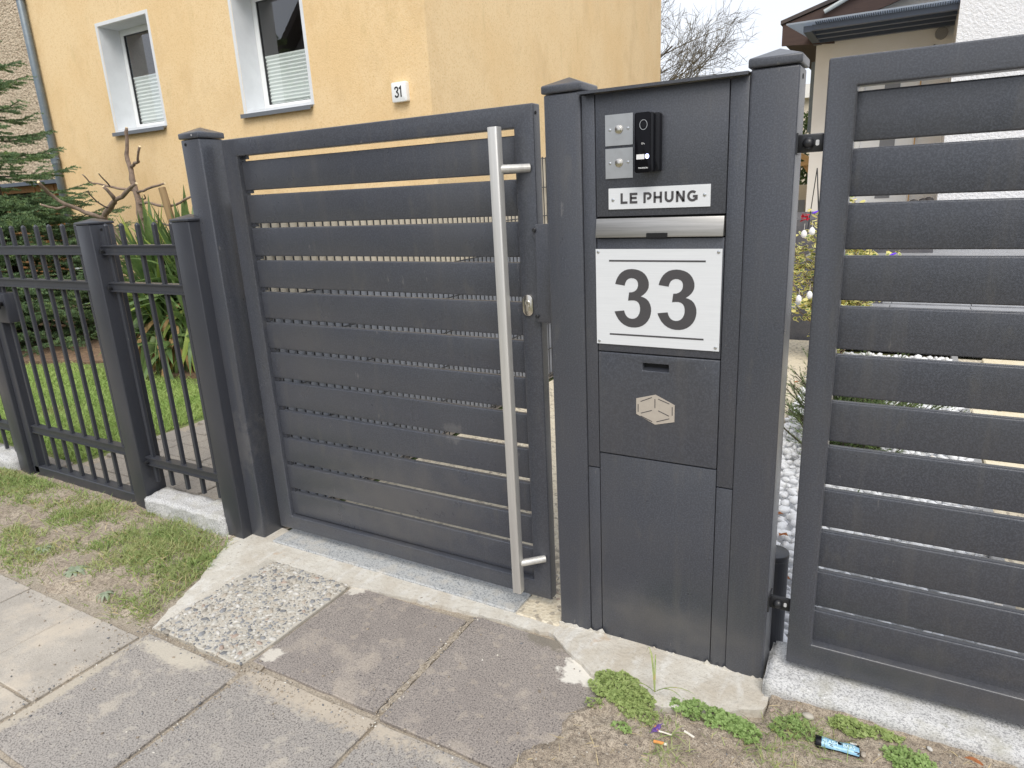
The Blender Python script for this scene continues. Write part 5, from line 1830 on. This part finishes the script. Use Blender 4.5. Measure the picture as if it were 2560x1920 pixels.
# loose stones one can tell apart on the soil
for i, (u, v, w, mk, lb_) in enumerate(((2020, 1790, 20, 'peb5', 'pale oval stone beside the granite kerb'), (1988, 1772, 16, 'peb6', 'reddish brick fragment at the end of the kerb'), (1706, 1757, 10, 'white_gravel', 'white stone chip between the weeds'),
                                        (1716, 1745, 14, 'peb4', 'dark stone beside the mortar footing'), (2222, 1845, 14, 'peb5', 'pale angular stone above the wrapper, before the kerb'), (2122, 1820, 10, 'peb5', 'small pale stone among the weeds above the wrapper'), (2160, 1886, 12, 'peb3', 'brown stone at the right end of the wrapper'),
                                        (2250, 1850, 9, 'peb7', 'small white stone right of the pale angular one'), (1930, 1775, 11, 'peb6', 'small reddish stone at the corner of the footing'), (2325, 1872, 10, 'peb7', 'white stone chip close to the right kerb'))):
    x, y, _ = at(u, v, 'z', .02)
    h = soil_h(x, y)
    p = at(u, v, 'z', h + .004)
    r_ = w * 2.05 / 1702 / 2 * 1.1
    Vs, Fs = ico(2)
    Vs = Vs * np.array([r_ * 1.25, r_ * .85, r_ * .6])
    nn = np.array([mnoise.noise(Vector(q) * 60 + Vector((i, 0, 0))) for q in Vs])
    Vs = Vs * (1 + .3 * nn[:, None])
    o = link(npmesh('loose_stone', Vs, Fs, smooth=True), 'loose_stone', T[mk], None, Matrix.Translation(p) @ Matrix.Rotation(i * 1.3, 4, 'Z'))
    tag(o, lb_, 'stone')


# weeds: small round leaves on short stems
def weed(name, label, cx, cy, rx, ry_, n, size, hmax, m, hf=None, rot=0.0, seed=1):
    hf = hf or (lambda x, y: max(.008, soil_h(x, y)))
    rnd = random.Random(seed)
    t = thing(name, label, 'weed', (cx, cy, hf(cx, cy)))
    V_, F_ = [], []
    sb = MB()
    for k in range(n):
        rr, a = math.sqrt(rnd.random()), rnd.uniform(0, 6.283)
        x0_, y0_ = rr * rx * math.cos(a), rr * ry_ * math.sin(a)
        e = 1 + .35 * mnoise.noise(Vector((x0_ * 30, y0_ * 30, seed)))
        x = cx + (x0_ * math.cos(rot) - y0_ * math.sin(rot)) * e
        y = cy + (x0_ * math.sin(rot) + y0_ * math.cos(rot)) * e
        h = hf(x, y) + .004 + hmax * (1 - rr * rr * .8) * rnd.uniform(.35, 1.0)
        s_ = size * rnd.uniform(.6, 1.25)
        tl = Matrix.Translation((x, y, h)) @ Matrix.Rotation(rnd.uniform(0, 6.28), 4, 'Z') @ Matrix.Rotation(rnd.uniform(-.55, .55), 4, 'X') @ Matrix.Rotation(rnd.uniform(.0, .6), 4, 'Y')
        for lob in range(3):
            M = tl @ Matrix.Rotation(R(120 * lob + rnd.uniform(-15, 15)), 4, 'Z') @ Matrix.Translation((s_ * .55, 0, 0)) @ Matrix.Rotation(rnd.uniform(-.35, .15), 4, 'Y')
            b0 = len(V_)
            V_ += [tuple(M @ Vector((px * s_ * .55, py * s_ * .8, .12 * s_ * abs(py)))) for px, py in HEX]
            F_.append(tuple(range(b0, b0 + 6)))
        if k % 6 == 0:
            sb.tube([(x, y, hf(x, y) - .004), (x, y, h)], .0007, 3, caps=False)
    sb.build('stems', T['weed'], t)
    link(npmesh('leaves', V_, F_), 'leaves', T[m], t)
    return t


weed('weed_clump', 'dense low cushion of small-leaved weed at the mortar footing', .305, -.222, .105, .062, 1725, 0.0048, .022, 'weed', rot=-.35, seed=2)
weed('weed_clump', 'loose fringe of small weed spreading before the dense cushion', .375, -.285, .07, .035, 360, 0.0045, .010, 'weed', rot=-.3, seed=12)
weed('weed_clump', 'bright green clover-like weed trailing along the mortar footing', .565, -.215, .115, .042, 540, 0.0066, .022, 'weed_bright', rot=-.1, seed=3)
weed('weed_clump', 'bright weed below the front corner of the footing', .655, -.235, .055, .035, 195, 0.0066, .020, 'weed_bright', rot=-.4, seed=13)
weed('weed_clump', 'weed patch at the left end of the litter wrapper', .775, -.175, .065, .045, 225, 0.0055, .014, 'weed_bright', rot=.2, seed=4)
weed('weed_clump', 'weed growing between wrapper and kerb', .905, -.110, .060, .026, 225, 0.0066, .018, 'weed', rot=.0, seed=5)
weed('weed_clump', 'weed further right under the kerb edge', .985, -.105, .045, .022, 120, 0.0059, .012, 'weed', rot=.1, seed=15)
weed('weed_clump', 'bright weed clump at the bottom edge, right of the wrapper', 1.045, -.165, .060, .040, 255, 0.0066, .016, 'weed_bright', rot=.1, seed=6)
weed('weed_clump', 'tiny weed sprig before the cushion on bare soil', .36, -.365, .03, .02, 60, 0.0051, .010, 'weed_bright', seed=7)
weed('weed_clump', 'tiny weed sprig left of the cushion', .255, -.305, .028, .018, 51, 0.0047, .008, 'weed', seed=8)


def soil_grass(cx, cy, sx, sy, n, L0, L1, nm, label):
    pts = [(random.gauss(cx, sx), random.gauss(cy, sy)) for _ in range(n)]
    o = grass_patch(nm, label, [(x, y, max(0, soil_h(x, y))) for x, y in pts], L0, L1, .0022, 'grass', 1.4)
    o['kind'] = 'stuff'


soil_grass(.79, -.185, .05, .03, 220, .02, .05, 'soil_grass', 'grass tuft around the left end of the wrapper')
soil_grass(.72, -.29, .04, .02, 110, .015, .035, 'soil_grass', 'thin grass on the soil before the bright weed')
soil_grass(.50, -.40, .03, .03, 80, .015, .035, 'soil_grass', 'sparse grass blades in front of the orange cigarette butt')
soil_grass(.42, -.30, .06, .03, 120, .012, .03, 'soil_grass', 'sparse grass blades beside the crocus')
pts_ = []
for _ in range(420):
    x, y, h = soil_sample(random)
    pts_.append((x, y, h))
grass_patch('soil_straw', 'short dry straw scattered over the soil', pts_, .010, .035, .0016, 'straw', 4.0)

# rosettes in the verge
for i, (x, y, s_, lb_) in enumerate(((-1.979, -.560, 1.15, 'largest grey-green rosette weed in the verge'), (-2.308, -.516, 1.0, 'grey-green rosette further left in the verge'), (-1.682, -.604, .75, 'small rosette weed near the bare soil'))):
    t = thing('rosette_weed', lb_, 'weed', (x, y, verge_h(x, y)))
    me = sword(.07 * s_, .017 * s_, .9)
    me.materials.append(T['rosette'])
    for k in range(13):
        M = Matrix.Translation((x, y, verge_h(x, y) + .008)) @ Matrix.Rotation(6.283 * k / 13 + random.uniform(-.2, .2), 4, 'Z') @ Matrix.Rotation(R(random.uniform(50, 72)), 4, 'Y') @ Matrix.Scale(random.uniform(.75, 1.1), 4)
        link(me, 'leaf', None, t, M)


# crocus plants
def arc_leaf(b, p0, d, L_, w, rise):
    d = Vector(d).normalized()
    s_ = Vector((-d.y, d.x, 0))
    vs, fs = [], []
    n = 8
    for i in range(n + 1):
        t = i / n
        q = Vector(p0) + d * L_ * t * .8 + Vector((0, 0, rise * 4 * t * (1 - t * .80) * .6))
        ww = w * (1 - t ** 3) * .5
        vs += [q - s_ * ww, q + s_ * ww]
    for i in range(n):
        fs.append((2 * i, 2 * i + 1, 2 * i + 3, 2 * i + 2))
    b.add(vs, fs)


cl = thing('crocus_leaves', 'long arching crocus leaves growing out of the weed cushion', 'plant', (.40, -.21, .02))
b = MB()
for d, L_, rise in (((-.9, -.4, 0), .14, .05), ((-.7, -.6, 0), .12, .055), ((1, .1, 0), .15, .045), ((.9, -.25, 0), .12, .05), ((-.35, .6, 0), .10, .13), ((-.2, .7, 0), .09, .12), ((-.55, .75, 0), .10, .15)):
    arc_leaf(b, (.40, -.205, .03), d, L_, .0042, rise)
b.build('leaves', T['grass'], cl)
co = thing('crocus', 'fallen purple crocus flower with orange centre on the soil', 'flower', (.452, -.345, .02))
b = MB()
for d, L_, rise in (((.5, .7, 0), .06, .02), ((.9, .2, 0), .06, .02), ((.9, -.5, 0), .08, .02), ((.3, -.9, 0), .09, .02), ((-.6, -.8, 0), .07, .01)):
    arc_leaf(b, (.487, -.330, .018), d, L_, .0040, rise)
b.build('leaves', T['grass'], co)
MB().tube([(.488, -.330, .018), (.470, -.338, .026), (.456, -.344, .030)], [.0022, .0022, .003], 6).build('stem', T['paper'], co)
me = sword(.030, .018, .6)
me.materials.append(T['purple'])
for k in range(6):
    M = Matrix.Translation((.456, -.344, .030)) @ Matrix.Rotation(R(150), 4, 'Z') @ Matrix.Rotation(R(70), 4, 'Y') @ Matrix.Rotation(6.283 * k / 6, 4, 'Z') @ Matrix.Rotation(R(38), 4, 'Y')
    link(me, 'petal', None, co, M)
MB().tube([(.456, -.344, .030), (.444, -.337, .036)], [.0022, .0035], 7).build('stamen', T['orange'], co)

# cigarette butts
p0, p1 = at(1634, 1853, 'z', .022), at(1667, 1861, 'z', .022)
cb_ = thing('cigarette_butt', 'orange cigarette butt lying below the crocus', 'cigarette butt', tuple(p0))
MB().tube([p0, p0.lerp(p1, .78)], .0042, 12).build('filter', T['orange'], cb_)
MB().tube([p0.lerp(p1, .79), p1], .0041, 12).build('paper', T['paper'], cb_)
p0, p1 = at(1711, 1828, 'z', .020), at(1736, 1844, 'z', .020)
cb2 = thing('cigarette_butt', 'white cigarette stub right of the crocus', 'cigarette butt', tuple(p0))
MB().tube([p0, p1], .0034, 10).build('paper', T['paper'], cb2)

# crushed wrapper tube
a_ = at(2038, 1852, 'z', .028)
b_ = at(2148, 1880, 'z', .026)
ax = (b_ - a_)
wr = thing('litter_wrapper', 'crushed light blue and black plastic wrapper tube on the soil', 'wrapper', tuple((a_ + b_) / 2))
axn = ax.normalized()
sd = Vector((-axn.y, axn.x, 0)).normalized()
uz = axn.cross(sd)
if uz.z < 0:
    uz = -uz
LW = ax.length


def wrap_ring(t, rw, rh_, n=20, tw=0.0):
    c = a_ + ax * t
    return [c + sd * rw * math.cos(2 * math.pi * k / n) + uz * rh_ * math.sin(2 * math.pi * k / n) * (1 + .12 * math.sin(3 * t * 6 + k)) for k in range(n)]


def wrap_body(name, ts, m, cap=False):
    n = 20
    b = MB()
    vs = []
    for t, rw, rh_ in ts:
        vs += wrap_ring(t, rw, rh_, n)
    fs = [(i * n + k, i * n + (k + 1) % n, (i + 1) * n + (k + 1) % n, (i + 1) * n + k) for i in range(len(ts) - 1) for k in range(n)]
    if cap:
        fs.append(tuple((len(ts) - 1) * n + k for k in range(n)))
    b.add(vs, fs)
    return b.build(name, m, wr, smooth=True)


wrap_body('black_collar', [(0.0, .0155, .0145), (.02, .0165, .0155), (.14, .016, .015)], T['black'])
wrap_body('black_back', [(.14, .0146, .0132), (.35, .0150, .0112), (.55, .0140, .0086), (.75, .0158, .0105), (.97, .0166, .0118), (1.0, .0166, .0112)], T['black'], cap=True)
nb2 = 9
vs, fs = [], []
rows = [(.135, .0152, .0140), (.35, .0154, .0118), (.55, .0144, .0092), (.75, .0162, .0111), (.99, .0170, .0124)]
for t, rw, rh_ in rows:
    c = a_ + ax * t
    for k in range(nb2 + 1):
        th = R(-178 + 138 * k / nb2)
        vs.append(c + sd * rw * math.cos(th) * (1) + uz * rh_ * (-math.sin(th)) * (1 + .12 * math.sin(3 * t * 6)))
for i in range(len(rows) - 1):
    for k in range(nb2):
        fs.append((i * (nb2 + 1) + k, i * (nb2 + 1) + k + 1, (i + 1) * (nb2 + 1) + k + 1, (i + 1) * (nb2 + 1) + k))
MB().add(vs, fs).build('blue_label', T['blue_label'], wr, smooth=True)
nrm = (uz * .93 - sd * .37).normalized()
vdir = axn.cross(nrm).normalized()
if vdir.z < 0 and vdir.y < 0:
    vdir = -vdir
base = Matrix((axn.to_4d(), vdir.to_4d(), axn.cross(vdir).to_4d(), Vector((0, 0, 0, 1)))).transposed()
for r_ in range(3):
    base[3][r_] = 0
base[3][3] = 1
for i in range(3):
    base[i][3] = 0


def lab_text(s, size, t, off, m, lift):
    c = a_ + ax * t + nrm * lift + vdir * off
    link(text_mesh(s, size, 'label_lettering', .0002, .0002), 'label_lettering', T[m], wr, Matrix.Translation(c) @ base)


lab_text('FLASH', .0125, .34, -.001, 'blue_text', .0140)
lab_text('BARS', .0125, .76, -.001, 'blue_text', .0138)
lab_text('NICO', .0058, .86, .0105, 'white_print', .0130)

# curled brown leaf at the bottom edge
lp_ = at(2425, 1912, 'z', .030)
bl_ = thing('dry_leaf', 'curled orange-brown leaf on the soil at the bottom right edge', 'leaf', tuple(lp_))
vs, fs = [], []
for i in range(9):
    t = i / 8
    for j in range(5):
        s_ = (j - 2) / 2
        w = .019 * math.sin(math.pi * (t * .92 + .04)) ** .7
        vs.append(tuple(lp_ + Vector(((t - .5) * .058, (t - .5) * .020 + s_ * w, -.012 + .011 * s_ * s_ + .010 * math.sin(t * 3)))))
for i in range(8):
    for j in range(4):
        fs.append((i * 5 + j, i * 5 + j + 1, i * 5 + j + 6, i * 5 + j + 5))
MB().add(vs, fs).build('blade', T['brown_leaf'], bl_, smooth=True)

# small green plant at the foot of the fence panel
fpn = thing('leafy_seedling', 'small bright plant at the foot of the neighbouring post', 'plant', (-1.74, .12, 0))
me = sword(.20, .030, .7)
me.materials.append(T['weed_bright'])
for k in range(9):
    M = Matrix.Translation((-1.74 + random.uniform(-.04, .04), .12 + random.uniform(-.03, .03), 0)) @ Matrix.Rotation(random.uniform(0, 6.28), 4, 'Z') @ Matrix.Rotation(R(random.uniform(12, 62)), 4, 'Y') @ Matrix.Scale(random.uniform(.7, 1.1), 4)
    link(me, 'leaf', None, fpn, M)
